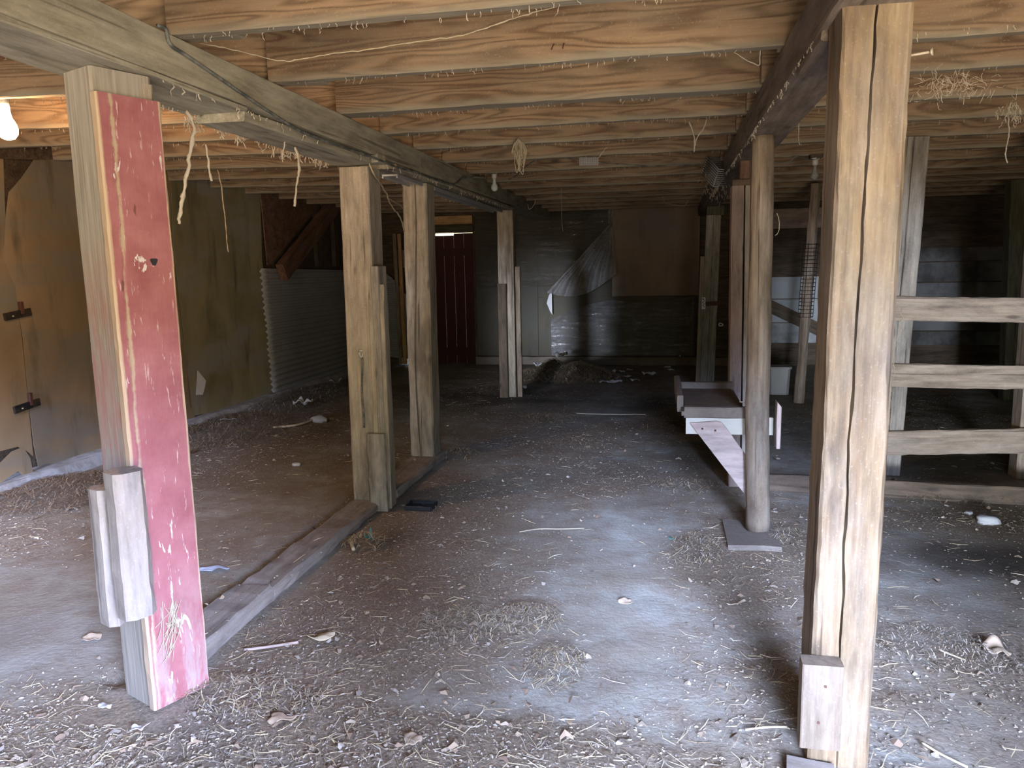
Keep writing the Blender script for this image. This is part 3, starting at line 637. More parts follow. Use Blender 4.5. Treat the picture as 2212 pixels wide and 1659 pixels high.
tag(board('bucket', (.70, 8.2, .0), (.70, 8.2, .26), .22, .22, M['bucket'], upv=(0, -1, 0), ch=.04, taper=1.1, jit=.002), 'pale bucket half hidden behind the plank post', 'bucket')
# ------------------------------------------------------------------ left wall lining
LX = XL+.005
def wpoly(name, pts, mat, label, cat='panel', group='lining panels on the left wall', X=None):
    X = X or LX; return tag(plate(name, [dX(x, y, X) for x, y in pts], (1, 0, 0), .006, mat), label, cat, group)
wpoly('lining_panel', [(8, 560), (13, 470), (20, 415), (48, 383), (74, 345), (90, 338), (98, 345), (112, 322), (150, 320), (230, 330), (230, 985), (150, 1008), (136, 1000), (95, 1003), (84, 1010), (73, 960), (62, 860), (50, 730), (33, 620)],
      M['panel'], 'torn brown lining panel on the left wall behind the red post')
wpoly('lining_panel', [(-260, 330), (7, 335), (12, 480), (8, 560), (33, 622), (48, 735), (62, 880), (72, 985), (60, 975), (38, 965), (0, 975), (-260, 1030)], M['panel'], 'brown lining panel at the left edge of the photo')
wpoly('lining_panel', [(225, 335), (368, 362), (372, 520), (395, 720), (415, 880), (430, 925), (225, 990)], M['panel'], 'brown lining panel showing between red post and green panel')
wpoly('lining_panel', [(369, 366), (562, 398), (566, 560), (585, 700), (592, 862), (412, 900), (398, 730), (374, 520)], M['panel_green'], 'greenish brown lining panel left of the corrugated metal sheet')
wpoly('plank', [(-220, 290), (215, 322), (215, 345), (60, 345), (-220, 335)], M['dark'], 'dark plank along the top of the left wall near the lit bulb', 'plank', 'wall planks', LX+.03)
tag(plate('torn_flap', [dX(x, y, LX+.05) for x, y in ((0, 1000), (25, 975), (50, 965), (66, 990), (74, 1035), (55, 1030), (40, 1018), (20, 1030), (0, 1045))], (1, .2, .4), .003, M['panel']), 'torn flap of lining curling over the concrete curb', 'flap')
tag(plate('torn_flap', [dX(x, y, LX+.03) for x, y in ((427, 800), (445, 822), (443, 835), (438, 853), (424, 853))], (1, -.2, 0), .003, M['paper']), 'pale torn flap of lining on the greenish panel', 'flap')
for i, (px, py) in enumerate(((42, 679), (62, 876))):
    h = empty('hinge', dX(px, py, LX+.01), ('upper' if i == 0 else 'lower')+' black hinge bracket on the left wall lining', 'hinge', 'hinge brackets on the left wall')
    p = dX(px, py, LX+.011)
    board('strap', p+V(.0, -.13, -.012), p+V(0, .10, .012), .02, .055, M['iron'], h, upv=(0, 0, 1))
    board('pin', p+V(0, .02, .0), p+V(0, .02, .09), .03, .03, M['rust'], h, upv=(1, 0, 0))
    lathe('bolt', [(.004, -.004), (.009, 0), (.006, .006), (.001, .008)], M['nail'], h, p+V(.014, -.07, -.01), 8)
def corr(name, y0, y1, z0, z1, mat, along, off, jag=.02):
    nz = 150; nl = 24; vs = []; fs = []
    for i in range(nl+1):
        t = i/nl
        for j in range(nz+1):
            z = z0(t)+(z1(t)-z0(t))*j/nz; d = .013*math.sin(z*2*math.pi/.07)+.012*noise.noise(Vector((t*4, z*3, off)))
            s = y0+(y1-y0)*t
            if i == 0: s += jag*noise.noise(Vector((z*9, 1, off)))
            vs.append(along(s, d, z))
    for i in range(nl):
        for j in range(nz): k = i*(nz+1)+j; fs.append((k, k+1, k+nz+2, k+nz+1))
    c = Vector(vs[0]); me = mesh(name, [Vector(v)-c for v in vs], fs); o = link(name, me, mat, None, Matrix.Translation(c), True)
    md = o.modifiers.new('thick', 'SOLIDIFY'); md.thickness = .0015; return o
a1, a2 = dX(562, 575, XL+.03), dX(590, 850, XL+.03)
tag(corr('metal_sheet', a1.y, YB-.02, lambda t: .05+.02*t, lambda t: 1.56-.05*t, M['metal'], lambda s, d, z: (XL+.03+d, s+(1.5-z)*.06*(1-(s-a1.y)/3.7), z), 1), 'long corrugated metal sheet covering the lower left wall', 'metal sheet')
tag(corr('metal_sheet', -4.55, -4.08, lambda t: .12-.05*t, lambda t: 1.5-.42*t*t, M['metal'], lambda s, d, z: (s+.10*(1.3-z)*max(0, (s+4.55)/.47), YB-.06-d-.05*(s+4.55), z), 5), 'corrugated metal sheet on the back wall left of the red door', 'metal sheet')
tag(plate('wall_board', [dX(x, y, XL+.03) for x, y in ((563, 413), (716, 400), (722, 404), (585, 572), (578, 572))], (1, 0, 0), .012, M['brownboard']), 'triangular reddish brown board above the corrugated metal sheet', 'board')
tag(plate('wall_board', [dX(x, y, XL+.05) for x, y in ((564, 402), (690, 398), (688, 406), (564, 413))], (1, 0, 0), .02, M['rail']), 'narrow pale strip along the top of the triangular brown board', 'board')
b1, b2 = dX(612, 585, XL+.12), dX(742, 418, XL+.12)
tag(board('diagonal_brace', b1+(b1-b2)*.02, b2+(b2-b1)*.25, .10, .22, M['brownboard'], upv=(0, -.6, .8)), 'heavy dark diagonal brace above the corrugated metal sheet', 'brace')
for i, (px, wd_) in enumerate(((683, .14), (722, .16), (805, .1))):
    p = dX(px, 540, XL-.02); y_ = min(p.y, 11.6)
    tag(board('wall_stud', (XL-.0, y_, 1.58), (XL-.0, y_, 2.45), wd_, .06, M['dark'], upv=(1, 0, 0)), ['first', 'second', 'third'][i]+' dark wall stud above the corrugated metal, counted from the brace', 'stud', 'wall studs')
# vertical boards left of the red door
for i, (px, top) in enumerate(((860, 505), (870, 505))):
    p = dY(px, 640, YB-.10-.03*i); q = dY(px, top, YB-.1)
    tag(board('upright_board', (p.x, p.y, 0.0), (p.x-.02, p.y, q.z), .06, .035, M['rail'] if i == 0 else M['yellow'], upv=(0, -1, 0)), ['grey brown', 'yellowish'][i]+' narrow upright board beside the red door', 'board')
tag(board('upright_board', (-3.70, YB-.02, 0), (-3.70, YB-.02, 2.3), .16, .06, M['dark'], upv=(0, -1, 0)), 'dark door jamb board left of the red door', 'board')
tag(boxes('wall_board', [(-4.25, -4.05, YB-.01, YB+.04, 1.55, 1.83)], M['pink']), 'small pinkish board on the back wall left of the door', 'board')
# ------------------------------------------------------------------ back wall lining
def bpanel(x0, x1, z0, z1, mat, label, y=YB):
    p = plate('lining_panel', [V(x0, y, z0), V(x1, y, z0), V(x1+.0, y, z1), V(x0, y, z1)], (0, -1, 0), .006, mat)
    return tag(p, label, 'panel', 'lining panels on the back wall')
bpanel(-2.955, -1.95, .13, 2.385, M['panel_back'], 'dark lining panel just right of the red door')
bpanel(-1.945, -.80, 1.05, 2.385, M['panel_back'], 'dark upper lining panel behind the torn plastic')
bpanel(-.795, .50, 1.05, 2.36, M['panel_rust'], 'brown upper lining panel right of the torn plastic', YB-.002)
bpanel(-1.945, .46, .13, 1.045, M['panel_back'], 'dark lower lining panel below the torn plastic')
def filmgrid(name, fn, nu, nv, label, mat='film'):
    vs = [fn(i/nu, j/nv) for j in range(nv+1) for i in range(nu+1)]; c = Vector(vs[0])
    fs = [(j*(nu+1)+i, j*(nu+1)+i+1, (j+1)*(nu+1)+i+1, (j+1)*(nu+1)+i) for j in range(nv) for i in range(nu)]
    return tag(link(name, mesh(name, [Vector(v)-c for v in vs], fs), M[mat], None, Matrix.Translation(c), True), label, 'plastic sheet', 'plastic films on the back wall')
def wav(x, z, k=1.0): return .012*k*noise.noise(Vector((x*2.3, z*3.1, 1)))+.006*k*noise.noise(Vector((x*5, z*14, 4)))
def f1(u, v):
    z = 2.36-v*1.15; xr = -.83-(max(0, v-.12)**1.15)*1.0; x = -2.93+u*(xr+2.93)
    return (x, YB-.025-wav(x, z), z)
filmgrid('plastic_film', f1, 60, 46, 'clear plastic film over the upper back wall beside the red door')
def f2(u, v):
    t = dY(1322, 478, YB-.05); l = dY(1183, 632, YB-.05); r = dY(1332, 590, YB-.05)
    e = l.lerp(r, u); s = v**.9; p = t.lerp(e, s)
    if v > .85: p.z -= (v-.85)*1.2*math.sin(u*3.1)
    y = YB-.06-.075*v*abs(math.sin(u*19+v*1.5))-.02*noise.noise(Vector((u*11, v*5, 2)))
    return (p.x, y, p.z)
filmgrid('plastic_film', f2, 70, 30, 'torn plastic film gathered in folds from one nail', 'film_fold')
def f2b(u, v):
    t = dY(1322, 450, YB-.03); b = dY(1322, 482, YB-.05); return (t.x-.06+u*(.06+.04*(1-v)), YB-.03-.02*math.sin(u*6), t.z+(b.z-t.z)*v)
filmgrid('plastic_film', f2b, 8, 10, 'small bright end of plastic film at the top of the folds', 'film_fold')
def f3(u, v):
    zt = 1.0-.42*max(0, .45-u)*1.6+.05*math.sin(u*7); z = .14+(zt-.14)*(1-v); x = -1.74+u*2.17
    y = YB-.02-wav(x, z, 1.3)-.035*max(0, 1-v*5)*abs(math.sin(u*21+v*9))
    return (x, y, z)
filmgrid('plastic_film', f3, 80, 40, 'dusty plastic film covering the lower back wall', 'film_low')
p = dY(1193, 640, YB-.06)
tag(plate('film_scrap', [dY(x, y, YB-.08) for x, y in ((1192, 625), (1193, 680), (1188, 672), (1181, 655), (1185, 640))][::-1], (0, -1, 0), .002, M['paper']), 'small white torn strip at the left end of the plastic folds', 'scrap')
# ------------------------------------------------------------------ lamps
BULB = [(.0105, 0), (.013, -.012), (.0135, -.03), (.017, -.045), (.026, -.062), (.030, -.078), (.028, -.094), (.019, -.107), (.006, -.112)]
def lamp(name, p, mat, label, sc=1.0):
    """p = middle of the bulb; hangs from a holder under the joists"""
    t = p+V(0, 0, .055*sc); L = empty(name, t, label, 'lamp')
    lathe('bulb', [(r*sc, z*sc) for r, z in BULB], mat, L, t)
    lathe('socket', [(.012*sc, -.006), (.021, 0), (.024, .02), (.022, .035), (.035, .04), (.035, .05)], M['porcelain'], L, t, 16)
    h = max(.01, ZJ-(t.z+.05))
    board('mounting_block', t+V(0, 0, .05), t+V(0, 0, .05+h), .09, .09, M['dark'], L, upv=(0, -1, 0))
    return L, t
lp = dY(14, 262, 3.42)
lamp('lamp', lp, M['bulb_lit'], 'lit bulb glowing orange white at the left edge', 1.6)
pl = bpy.data.lights.new('bulb_light', 'POINT'); pl.energy = 55; pl.color = (1, .56, .26); pl.shadow_soft_size = .045
po = bpy.data.objects.new('bulb_light', pl); COL.objects.link(po); po.location = lp+V(0, 0, -.085)
lamp('lamp', dY(1068, 399, 6.72), M['bulb_frosted'], 'unlit frosted bulb hanging beside the left beam', 1.0)
lamp('lamp', dY(1760, 372, 6.4), M['bulb_clear'], 'unlit clear bulb hanging over the right stall', 1.0)
tag(tube('power_cable', smoothpts([dY(1555, 345, 6.2), dY(1690, 352, 6.3), dY(1720, 338, 6.3), dY(1755, 345, 6.38), dY(1790, 330, 6.3)], 4), .005, M['cable']), 'dark cable running to the clear bulb over the right stall', 'cable')
tag(tube('power_cable', smoothpts([dY(1085, 390, 6.7), dY(1110, 383, 6.7), dY(1160, 345, 5.95), dY(1240, 343, 6.2), dY(1300, 351, 6.3), dY(1400, 358, 6.4), dY(1500, 356, 6.4)], 5), .0045, M['cable']), 'thin dark cable strung under the middle joists', 'cable')
vs, fcs = [], []
for i in range(9):
    for a, b in (((1252, 341+i*2.0), (1292, 340+i*2.0)), ((1252+i*5, 341), (1252+i*5, 357))):
        v_, f_ = tube_geo([dY(*a, 6.0), dY(*b, 6.0)], .0022, 4, 0, len(vs)); vs += v_; fcs += f_
tag(link('wire_mesh', mesh('wire_mesh', vs, fcs), M['wire']), 'small square of wire mesh hanging under the middle joists', 'mesh')
# ------------------------------------------------------------------ hanging things
hk = empty('twine_hank', dY(1120, 300, 5.05), 'hank of pale twine hanging from a middle joist', 'twine')
for i in range(18):
    x0 = 1120+random.uniform(-6, 6); w = random.uniform(2, 15)*random.choice((-1, 1)); yb = random.choice((random.uniform(335, 350), random.uniform(350, 378))); yy = 5.05+random.uniform(-.03, .02)
    pts = [dY(1120, 299, yy), dY(x0+w*.6, 312, yy), dY(x0+w, 330, yy), dY(1122+w*.85, yb-14, yy), dY(1122+w*.5+random.uniform(-3, 3), yb, yy), dY(1122+w*.1, yb-12, yy), dY(x0-w*.5, 320, yy), dY(1121, 300, yy)]
    tube('strand', smoothpts(pts, 3), .0024, M['twine'], hk, sides=5)
bs = empty('wire_rack', dY(1550, 365, 6.3), 'bent wire rack hanging beside the dark right beam', 'rack')
for i in range(9):
    sx_, sy_ = -1.7*i, 4.6*i
    pts = [dY(1574+sx_*.6, 346+sy_*.75, 6.45), dY(1529+sx_, 339+sy_, 6.4), dY(1553+sx_*.9, 366+sy_, 6.1), dY(1574+sx_*.6, 367+sy_*.9, 6.15)]
    tube('rod', pts, .0045, M['wire'], bs, sides=6)
for a, b in (((1529, 339), (1515, 378)), ((1553, 366), (1540, 404))):
    tube('cross_rod', [dY(*a, 6.4 if a[0] < 1540 else 6.1), dY(*b, 6.4 if a[0] < 1540 else 6.1)], .0045, M['wire'], bs, sides=6)
tube('hanger', [dY(1574, 346, 6.45), dY(1585, 330, 6.45), dY(1592, 325, 6.45)], .004, M['wire'], bs, sides=6)
def strand(px, Y, r, label, name='cobweb_strand', mat='web', k=5, cat='cobweb', wob=.004):
    pts = smoothpts([dY(x, y, Y if not isinstance(Y, (list, tuple)) else Y[i]) for i, (x, y) in enumerate(px)], k)
    pts = [p+noise.noise_vector(p*40)*wob for p in pts]
    rr = [r*(.65+.7*abs(noise.noise(p*23))) for p in pts]
    return tag(tube(name, pts, rr, M[mat], sides=6, jit=.3), label, cat)
strand([(404, 240), (416, 262), (419, 285), (414, 310), (408, 345), (400, 400), (395, 425), (391, 450), (387, 484)], 2.62, .0085, 'thick dusty cobweb rope hanging right of the red board', wob=.006)
strand([(638, 318), (645, 345), (646, 372), (643, 385), (640, 410), (637, 445)], 3.55, .007, 'dusty cobweb strand hanging from the middle of the left beam')
strand([(444, 312), (449, 340), (453, 372), (457, 391)], 2.9, .005, 'short cobweb strand behind the thick cobweb rope')
strand([(626, 285), (617, 300), (613, 325), (609, 345)], 3.5, .005, 'small cobweb strand just left of the one on the beam middle')
strand([(470, 366), (478, 400), (482, 440), (487, 480), (491, 530), (494, 544)], 5.92, .006, 'thin dry stalk hanging before the greenish panel', 'dry_stalk', 'husk', cat='stalk')
strand([(784, 318), (797, 350), (806, 372), (822, 398), (836, 420), (838, 428), (848, 448), (860, 462), (868, 478), (873, 500)], [4.36, 4.36, 4.38, 4.6, 4.8, 4.85, 5.0, 5.2, 5.35, 5.5], .0065, 'ragged twine sagging between the two tan posts', 'frayed_twine', 'twine', cat='twine')
strand([(838, 428), (852, 436), (864, 443), (871, 450)], [4.85, 5.1, 5.35, 5.5], .004, 'thin side strand of the ragged twine meeting the cracked post', 'frayed_twine', 'twine', cat='twine')
strand([(430, 93), (470, 100), (520, 112), (590, 128), (630, 131), (700, 119), (800, 106), (900, 90), (1000, 75), (1080, 50), (1160, 25), (1230, 8), (1290, -6)], 2.68, .0028, 'pale fuzzy string stretched across below the front joists', 'string', 'twine', cat='string', k=8)
strand([(1488, 262), (1497, 285), (1500, 300), (1499, 328)], 4.9, .005, 'triangular dusty cobweb under a middle joist, left of the right beam')
strand([(1527, 258), (1518, 280), (1505, 298), (1502, 315)], 4.9, .005, 'right hand strand of the triangular cobweb by the beam')
strand([(1643, 105), (1643, 125), (1640, 140), (1630, 138), (1605, 125), (1585, 112)], 3.3, .003, 'sagging cobweb near the top of the dark right beam')
strand([(2183, 222), (2180, 245), (2178, 268), (2180, 285), (2176, 310), (2172, 330), (2173, 345), (2176, 353)], 4.4, .004, 'long dusty thread hanging at the upper right')
strand([(1724, 242), (1726, 275), (1725, 300), (1728, 313)], 4.9, .004, 'cobweb thread hanging between the log and the bright post')
strand([(1213, 398), (1213, 440), (1214, 480), (1216, 500)], 8.1, .003, 'fine vertical thread hanging before the plastic film')
strand([(1290, 345), (1305, 325), (1311, 318)], 5.3, .004, 'little cobweb by the wire mesh under the joists')
strand([(1140, 440), (1143, 452), (1152, 445), (1158, 430)], 9.0, .005, 'looped thread hanging from the far end of the left beam')
strand([(1432, 425), (1438, 438), (1460, 443), (1478, 445), (1486, 433)], 9.6, .004, 'drooping thread near the back wall left of the right beam')
strand([(1725, 498), (1732, 490), (1680, 462), (1678, 460)][2:]+[(1682, 472), (1684, 490), (1680, 503), (1674, 508)], 4.25, .003, 'looped pale wire on the right side of the log', 'wire_loop', 'twine', cat='wire')
strand([(1950, 655), (1945, 700), (1933, 760), (1930, 800), (1926, 850), (1921, 900), (1913, 950), (1910, 985)], 5.1, .003, 'pale hairy twine dangling behind the bright post edge', 'frayed_twine', 'twine', cat='twine', k=8, wob=.02)
vs, fcs = [], []
for i in range(26):
    a = onplane(random.gauss(375, 12), random.uniform(1290, 1390), C0+ex*.043, ex); b = onplane(random.gauss(365, 14), random.uniform(1300, 1440), C0+ex*.046, ex)
    m_ = a.lerp(b, .5)+ex*random.uniform(.0, .012)+V(0, 0, random.gauss(0, .01)); v_, f_ = tube_geo(smoothpts([a, m_, b], 3), .0012, 4, .2, len(vs)); vs += v_; fcs += f_
tag(link('hay_wisp', mesh('hay_wisp', vs, fcs), M['twine']), 'wisp of hay caught on the red board near its foot', 'hay', kind='stuff')
# dust and cobweb fringe along joists, beams
vs, fcs = [], []
def fringe(p, ln, r=.0012):
    global vs, fcs
    pts = [p]; q = p.copy()
    for i in range(4):
        q = q+V(random.gauss(0, .35), random.gauss(0, .35), -random.uniform(.2, 1))*(ln/4); pts.append(q)
    v_, f_ = tube_geo(pts, [r*random.uniform(.5, 1.6) for _ in pts], 3, .3, len(vs)); vs += v_; fcs += f_
for y in CJ[1:11]:
    for i in range(70): fringe(V(random.uniform(-1.6, .42), y-random.uniform(0, .05), ZJ+.002), random.uniform(.008, .04))
    for i in range(45): x = random.uniform(-4.3, -2.0); fringe(V(x, y+random.uniform(.01, .055), ZJ+.025*(-1.95-x)+.004), random.uniform(.008, .045))
for y in RJ[1:9]:
    for i in range(60): fringe(V(random.uniform(.66, 3.5), y-random.uniform(.0, .05), ZJ+.004), random.uniform(.008, .05))
for i in range(330): y = random.uniform(2.4, 8); fringe(V(random.choice((-1.93, -1.9, -1.67)), y, 2.155), random.uniform(.01, .06), .002)
for i in range(120): fringe(V(.43, random.uniform(2.5, 8), 2.16), random.uniform(.01, .04), .002)
for i in range(70): p = dY(random.uniform(560, 720), 0, 3.6); fringe(V(-1.93, random.uniform(2.9, 4.3), 2.14), random.uniform(.03, .10), .0025)
for i in range(110):
    p = dY(random.gauss(2055, 45), random.gauss(183, 14), 3.3); a = random.uniform(0, 6.28)
    q = p+V(math.cos(a)*.03, .0, math.sin(a)*.03); v_, f_ = tube_geo([p, p.lerp(q, .5)+V(random.gauss(0, .008), 0, random.gauss(0, .01)), q], .0009, 3, .3, len(vs)); vs += v_; fcs += f_
for i in range(60):
    p = dY(random.gauss(2185, 14), random.gauss(240, 10), 4.4); fringe(p, .04, .002)
for i in range(90):
    p = dY(random.gauss(1550, 14), random.gauss(400, 14), 6.2); fringe(p, .05, .0016)
tag(link('cobweb_fringe', mesh('cobweb_fringe', vs, fcs), M['web']), 'dusty cobweb fringe clinging to joists and beams', 'cobweb', kind='stuff')
# ------------------------------------------------------------------ litter on the floor
def zfl(x, y): return .012*noise.noise(Vector((x*1.1, y*1.1, 0)))+.007*noise.noise(Vector((x*4, y*4, 3)))-.008
def on_sill(x, y): return -1.97 < x < -1.735 and 2.3 < y < 5.75
BLOCK = [(-1.98, -1.6, 2.05, 2.42), (-1.96, -1.66, 4.36, 4.66), (-1.96, -1.74, 5.55, 5.78), (.42, .63, 2.15, 2.42), (.45, .6, 4.22, 4.38)]
STRAW = [(.55, .45, .27), (.48, .38, .23), (.40, .30, .18), (.30, .22, .14), (.62, .55, .40), (.36, .31, .25)]
CHAFF = [(.38, .31, .23), (.42, .36, .28), (.29, .22, .15), (.20, .145, .10), (.47, .42, .36), (.33, .27, .21)]
def litter(name, count, lens, wid, pal, label, ylim, mat, curl=.15, lift=.012):
    vs, fs, cols = [], [], []; k = 0; tries = 0
    while k < count and tries < count*30:
        tries += 1
        y = ylim[0]+(ylim[1]-ylim[0])*random.random()**1.9; x = random.uniform(-4.3, 3.2) if y > 3 else random.uniform(-2.9, 2.2)
        if random.random() > dens(x, y): continue
        if any(b[0] < x < b[1] and b[2] < y < b[3] for b in BLOCK): continue
        if x < XL+.22: continue
        z = zfl(x, y)+.004
        if on_sill(x, y):
            if random.random() < .75: continue
            z = .078 if y < 3.06 else (.06 if y < 4.6 else .066)
        k += 1; a = random.uniform(0, 6.283); L = random.uniform(*lens); w = random.uniform(*wid); d_ = V(math.cos(a), math.sin(a), 0); s = V(-d_.y, d_.x, 0)*w/2
        tl = random.uniform(-.12, .2)*L; s.z = random.uniform(-.4, .4)*w
        c = V(x, y, z+random.random()**2*lift); bend = V(-d_.y, d_.x, 0)*random.gauss(0, curl)*L
        col = random.choice(pal); j = random.uniform(.75, 1.15); col = tuple(min(1, q*j) for q in col); o = len(vs)
        for t, wk in ((-.5, .6), (0, 1), (.5, .5)):
            p = c+d_*L*t+bend*(1-4*t*t)+V(0, 0, max(0, tl*(t+.5))+.25*w*(1-4*t*t)); vs += [p-s*wk, p+s*wk]; cols += [col, col]
        fs += [(o, o+2, o+3, o+1), (o+2, o+4, o+5, o+3)]
    me = mesh(name, vs, fs); at = me.color_attributes.new('tone', 'FLOAT_COLOR', 'POINT')
    if len(me.vertices) == len(cols):
        at.data.foreach_set('color', [q for c_ in cols for q in (*c_, 1)])
    return tag(link(name, me, M[mat]), label, 'litter', kind='stuff')
litter('straw_litter', 9000, (.025, .10), (.0014, .0032), STRAW, 'loose straw scattered over the dirt floor', (1.75, 11.6), 'straw')
litter('chaff_litter', 48000, (.004, .017), (.002, .006), CHAFF, 'chaff and leaf crumbs scattered over the dirt floor', (1.75, 9.5), 'crumb', .1, .008)
litter('leaf_litter', 1100, (.016, .045), (.008, .022), [(.34, .27, .20), (.30, .22, .15), (.40, .35, .29), (.23, .16, .11)], 'crumbled dead leaves scattered over the dirt floor', (1.8, 7.5), 'crumb', .25, .012)
litter('grain_specks', 5000, (.003, .006), (.002, .0035), [(.6, .55, .47), (.52, .47, .40), (.5, .44, .36)], 'pale grain specks scattered over the dirt floor', (1.75, 8.0), 'crumb', .05, .002)
def mound(name, cx, cy, rx, ry, h, nst, label, pal=STRAW, L=(.06, .2), wd=(.0008, .0026)):
    vs, fs, cols = [], [], []; g = 22
    for j in range(g+1):
        for i in range(g+1):
            u, v_ = i/g*2-1, j/g*2-1; r = min(1, math.hypot(u, v_)); x, y = cx+u*rx, cy+v_*ry
            q = (1-r*r)**1.3*h*(1+.7*noise.noise(Vector((x*4, y*4, 8))))
            vs.append(V(x, y, zfl(x, y)-.006+q)); cc = .05+.07*random.random(); cols.append((cc, cc*.72, cc*.5))
    if h > .1:
        for j in range(g):
            for i in range(g): k = j*(g+1)+i; fs.append((k, k+1, k+g+2, k+g+1))
    else: vs, cols = [], []
    for i in range(nst):
        r = math.sqrt(random.random()); a = random.uniform(0, 6.283); x, y = max(XL+.16, cx+r*rx*math.cos(a)), min(YB-.15, cy+r*ry*math.sin(a))
        z = zfl(x, y)+(1-r*r)**1.3*h*(1+.5*noise.noise(Vector((x*4, y*4, 8))))+.01
        b = random.uniform(0, 6.283); d_ = V(math.cos(b), math.sin(b), random.uniform(-.2, .28)); l = random.uniform(*L); w = random.uniform(*wd); s = V(-math.sin(b), math.cos(b), 0)*w; o = len(vs)
        jj = random.uniform(.65, 1.05); col = tuple(q*jj for q in random.choice(pal))
        for t, wk in ((-.5, .6), (0, 1), (.5, .5)):
            p = V(x, y, z)+d_*l*t+V(0, 0, .15*l*(1-4*t*t)); vs += [p-s*wk, p+s*wk]; cols += [col, col]
        fs += [(o, o+2, o+3, o+1), (o+2, o+4, o+5, o+3)]
    me = mesh(name, vs, fs); at = me.color_attributes.new('tone', 'FLOAT_COLOR', 'POINT'); at.data.foreach_set('color', [q for c_ in cols for q in (*c_, 1)])
    return tag(link(name, me, M['straw']), label, 'heap', kind='stuff')
p = fl(1225, 812); mound('straw_heap', p.x, p.y-.15, .8, .5, .20, 3200, 'big heap of straw and rubbish against the plastic covered wall', wd=(.0015, .004))
p = fl(1425, 930); mound('straw_tuft', p.x, p.y, .17, .17, .07, 120, 'small dark tuft of straw on the aisle left of the feed tray', [(.2, .14, .1), (.28, .2, .14)])
p = fl(790, 1172); mound('straw_tuft', p.x, p.y, .13, .12, .05, 160, 'tuft of dry grass beside the floor timber before the rope hook post', L=(.03, .1))
p = fl(470, 930); mound('straw_heap', p.x, p.y, .65, .9, .07, 1800, 'straw drifted along the left wall below the greenish panel', wd=(.0012, .003), pal=[(.3, .22, .14), (.22, .15, .1), (.38, .3, .2)])
p = fl(130, 1065); mound('straw_heap', p.x, p.y, .5, .55, .06, 1300, 'brown straw drifted along the concrete curb behind the red post', wd=(.0012, .003), pal=[(.24, .16, .1), (.3, .2, .12)])
p = fl(610, 860); mound('straw_heap', p.x+.2, p.y, .5, 1.3, .07, 1100, 'litter and straw under the corrugated metal sheet', wd=(.0015, .0035), pal=[(.24, .19, .14), (.3, .24, .18), (.5, .46, .4)])
p = fl(985, 985); mound('straw_tuft', p.x, p.y, .22, .2, .05, 220, 'tuft of pale hay right of the cracked post foot', L=(.03, .12))
p = fl(1180, 905); mound('straw_tuft', p.x, p.y, .3, .2, .03, 160, 'patch of brown straw in the middle aisle before the far post')
p = fl(2050, 1400); mound('straw_tuft', p.x, p.y, .28, .2, .035, 700, 'heap of crumpled leaves and straw right of the bright post', CHAFF, (.015, .05))
p = fl(2100, 1080); mound('straw_tuft', p.x, p.y, .4, .1, .04, 160, 'dry stalks along the low dark board below the rails', L=(.05, .14))
for px, py, rx, ry, k, lab in ((1135, 1335, .16, .14, 420, 'clump of pale straw in the middle of the near aisle'), (1200, 1440, .12, .18, 360, 'clump of straw just below the pale clump in the near aisle'), (1500, 1185, .16, .25, 320, 'straw patch on the aisle left of the concrete pad'), (1480, 1050, .25, .2, 300, 'straw patch behind the feed tray brace'), (1000, 1345, .22, .16, 420, 'straw and husks right of the worn floor timber'), (1250, 960, .25, .22, 260, 'straw patch far along the middle aisle'), (520, 1500, .3, .12, 420, 'straw heaped in front of the red post foot'), (1700, 1160, .14, .14, 260, 'straw between the concrete pad and the bright post')):
    p = fl(px, py); mound('straw_tuft', p.x, p.y, rx, ry, .025, k, lab, STRAW+CHAFF, (.02, .09), (.0008, .0024))
def scrap(name, px, py, w, l, mat, label, cat, group=None, z=.008, zp=0.0, curl=.02, lobes=0, ang=None, size_px=True):
    c = fl(px, py, zp); c.z = zp+(zfl(c.x, c.y) if zp == 0 else 0)+z; a = random.uniform(0, 6.28) if ang is None else ang; g = 10; sd = px*.37+py*.11
    vs = []; fs = []
    for j in range(g+1):
        for i in range(g+1):
            u, v_ = i/g*2-1, j/g*2-1
            m = max(abs(u), abs(v_)); r = math.hypot(u, v_)
            k = m/r if r > 0 else 1; th_ = math.atan2(v_, u)
            rad = m*(1+.22*noise.noise(Vector((math.cos(th_)*1.3, math.sin(th_)*1.3, sd)))+(lobes and .28*math.cos(th_*lobes)))
            x, y = rad*math.cos(th_)*w/2, rad*math.sin(th_)*l/2
            q = curl*(noise.noise(Vector((x*18, y*18, sd)))+.6*rad*rad*noise.noise(Vector((th_*1.2, sd, 2))))+curl*.5
            vs.append((x*math.cos(a)-y*math.sin(a), x*math.sin(a)+y*math.cos(a), max(q, 0)))
    for j in range(g):
        for i in range(g): k = j*(g+1)+i; fs.append((k, k+1, k+g+2, k+g+1))
    o = link(name, mesh(name, vs, fs), M[mat], None, Matrix.Translation(c), True); md = o.modifiers.new('thick', 'SOLIDIFY'); md.thickness = .0012
    return tag(o, label, cat, group)
scrap('dead_leaf', 606, 1558, .085, .05, 'leaf', 'large pale dead leaf on the bare lit dirt right of the red post', 'leaf', 'dead leaves', lobes=3, ang=.2)
scrap('dead_leaf', 892, 1598, .06, .07, 'leaf', 'reddish dead leaf near the bottom middle of the photo', 'leaf', 'dead leaves')
scrap('dead_leaf', 198, 1376, .08, .05, 'leaf', 'dead leaf lying left of the red post foot', 'leaf', 'dead leaves', ang=.2)
scrap('dead_leaf', 302, 1578, .05, .05, 'paper', 'whitish dead leaf in the straw below the red post', 'leaf', 'dead leaves', lobes=5)
scrap('dead_leaf', 228, 1530, .06, .04, 'paper', 'pale leaf scrap just left of the red post base', 'leaf', 'dead leaves')
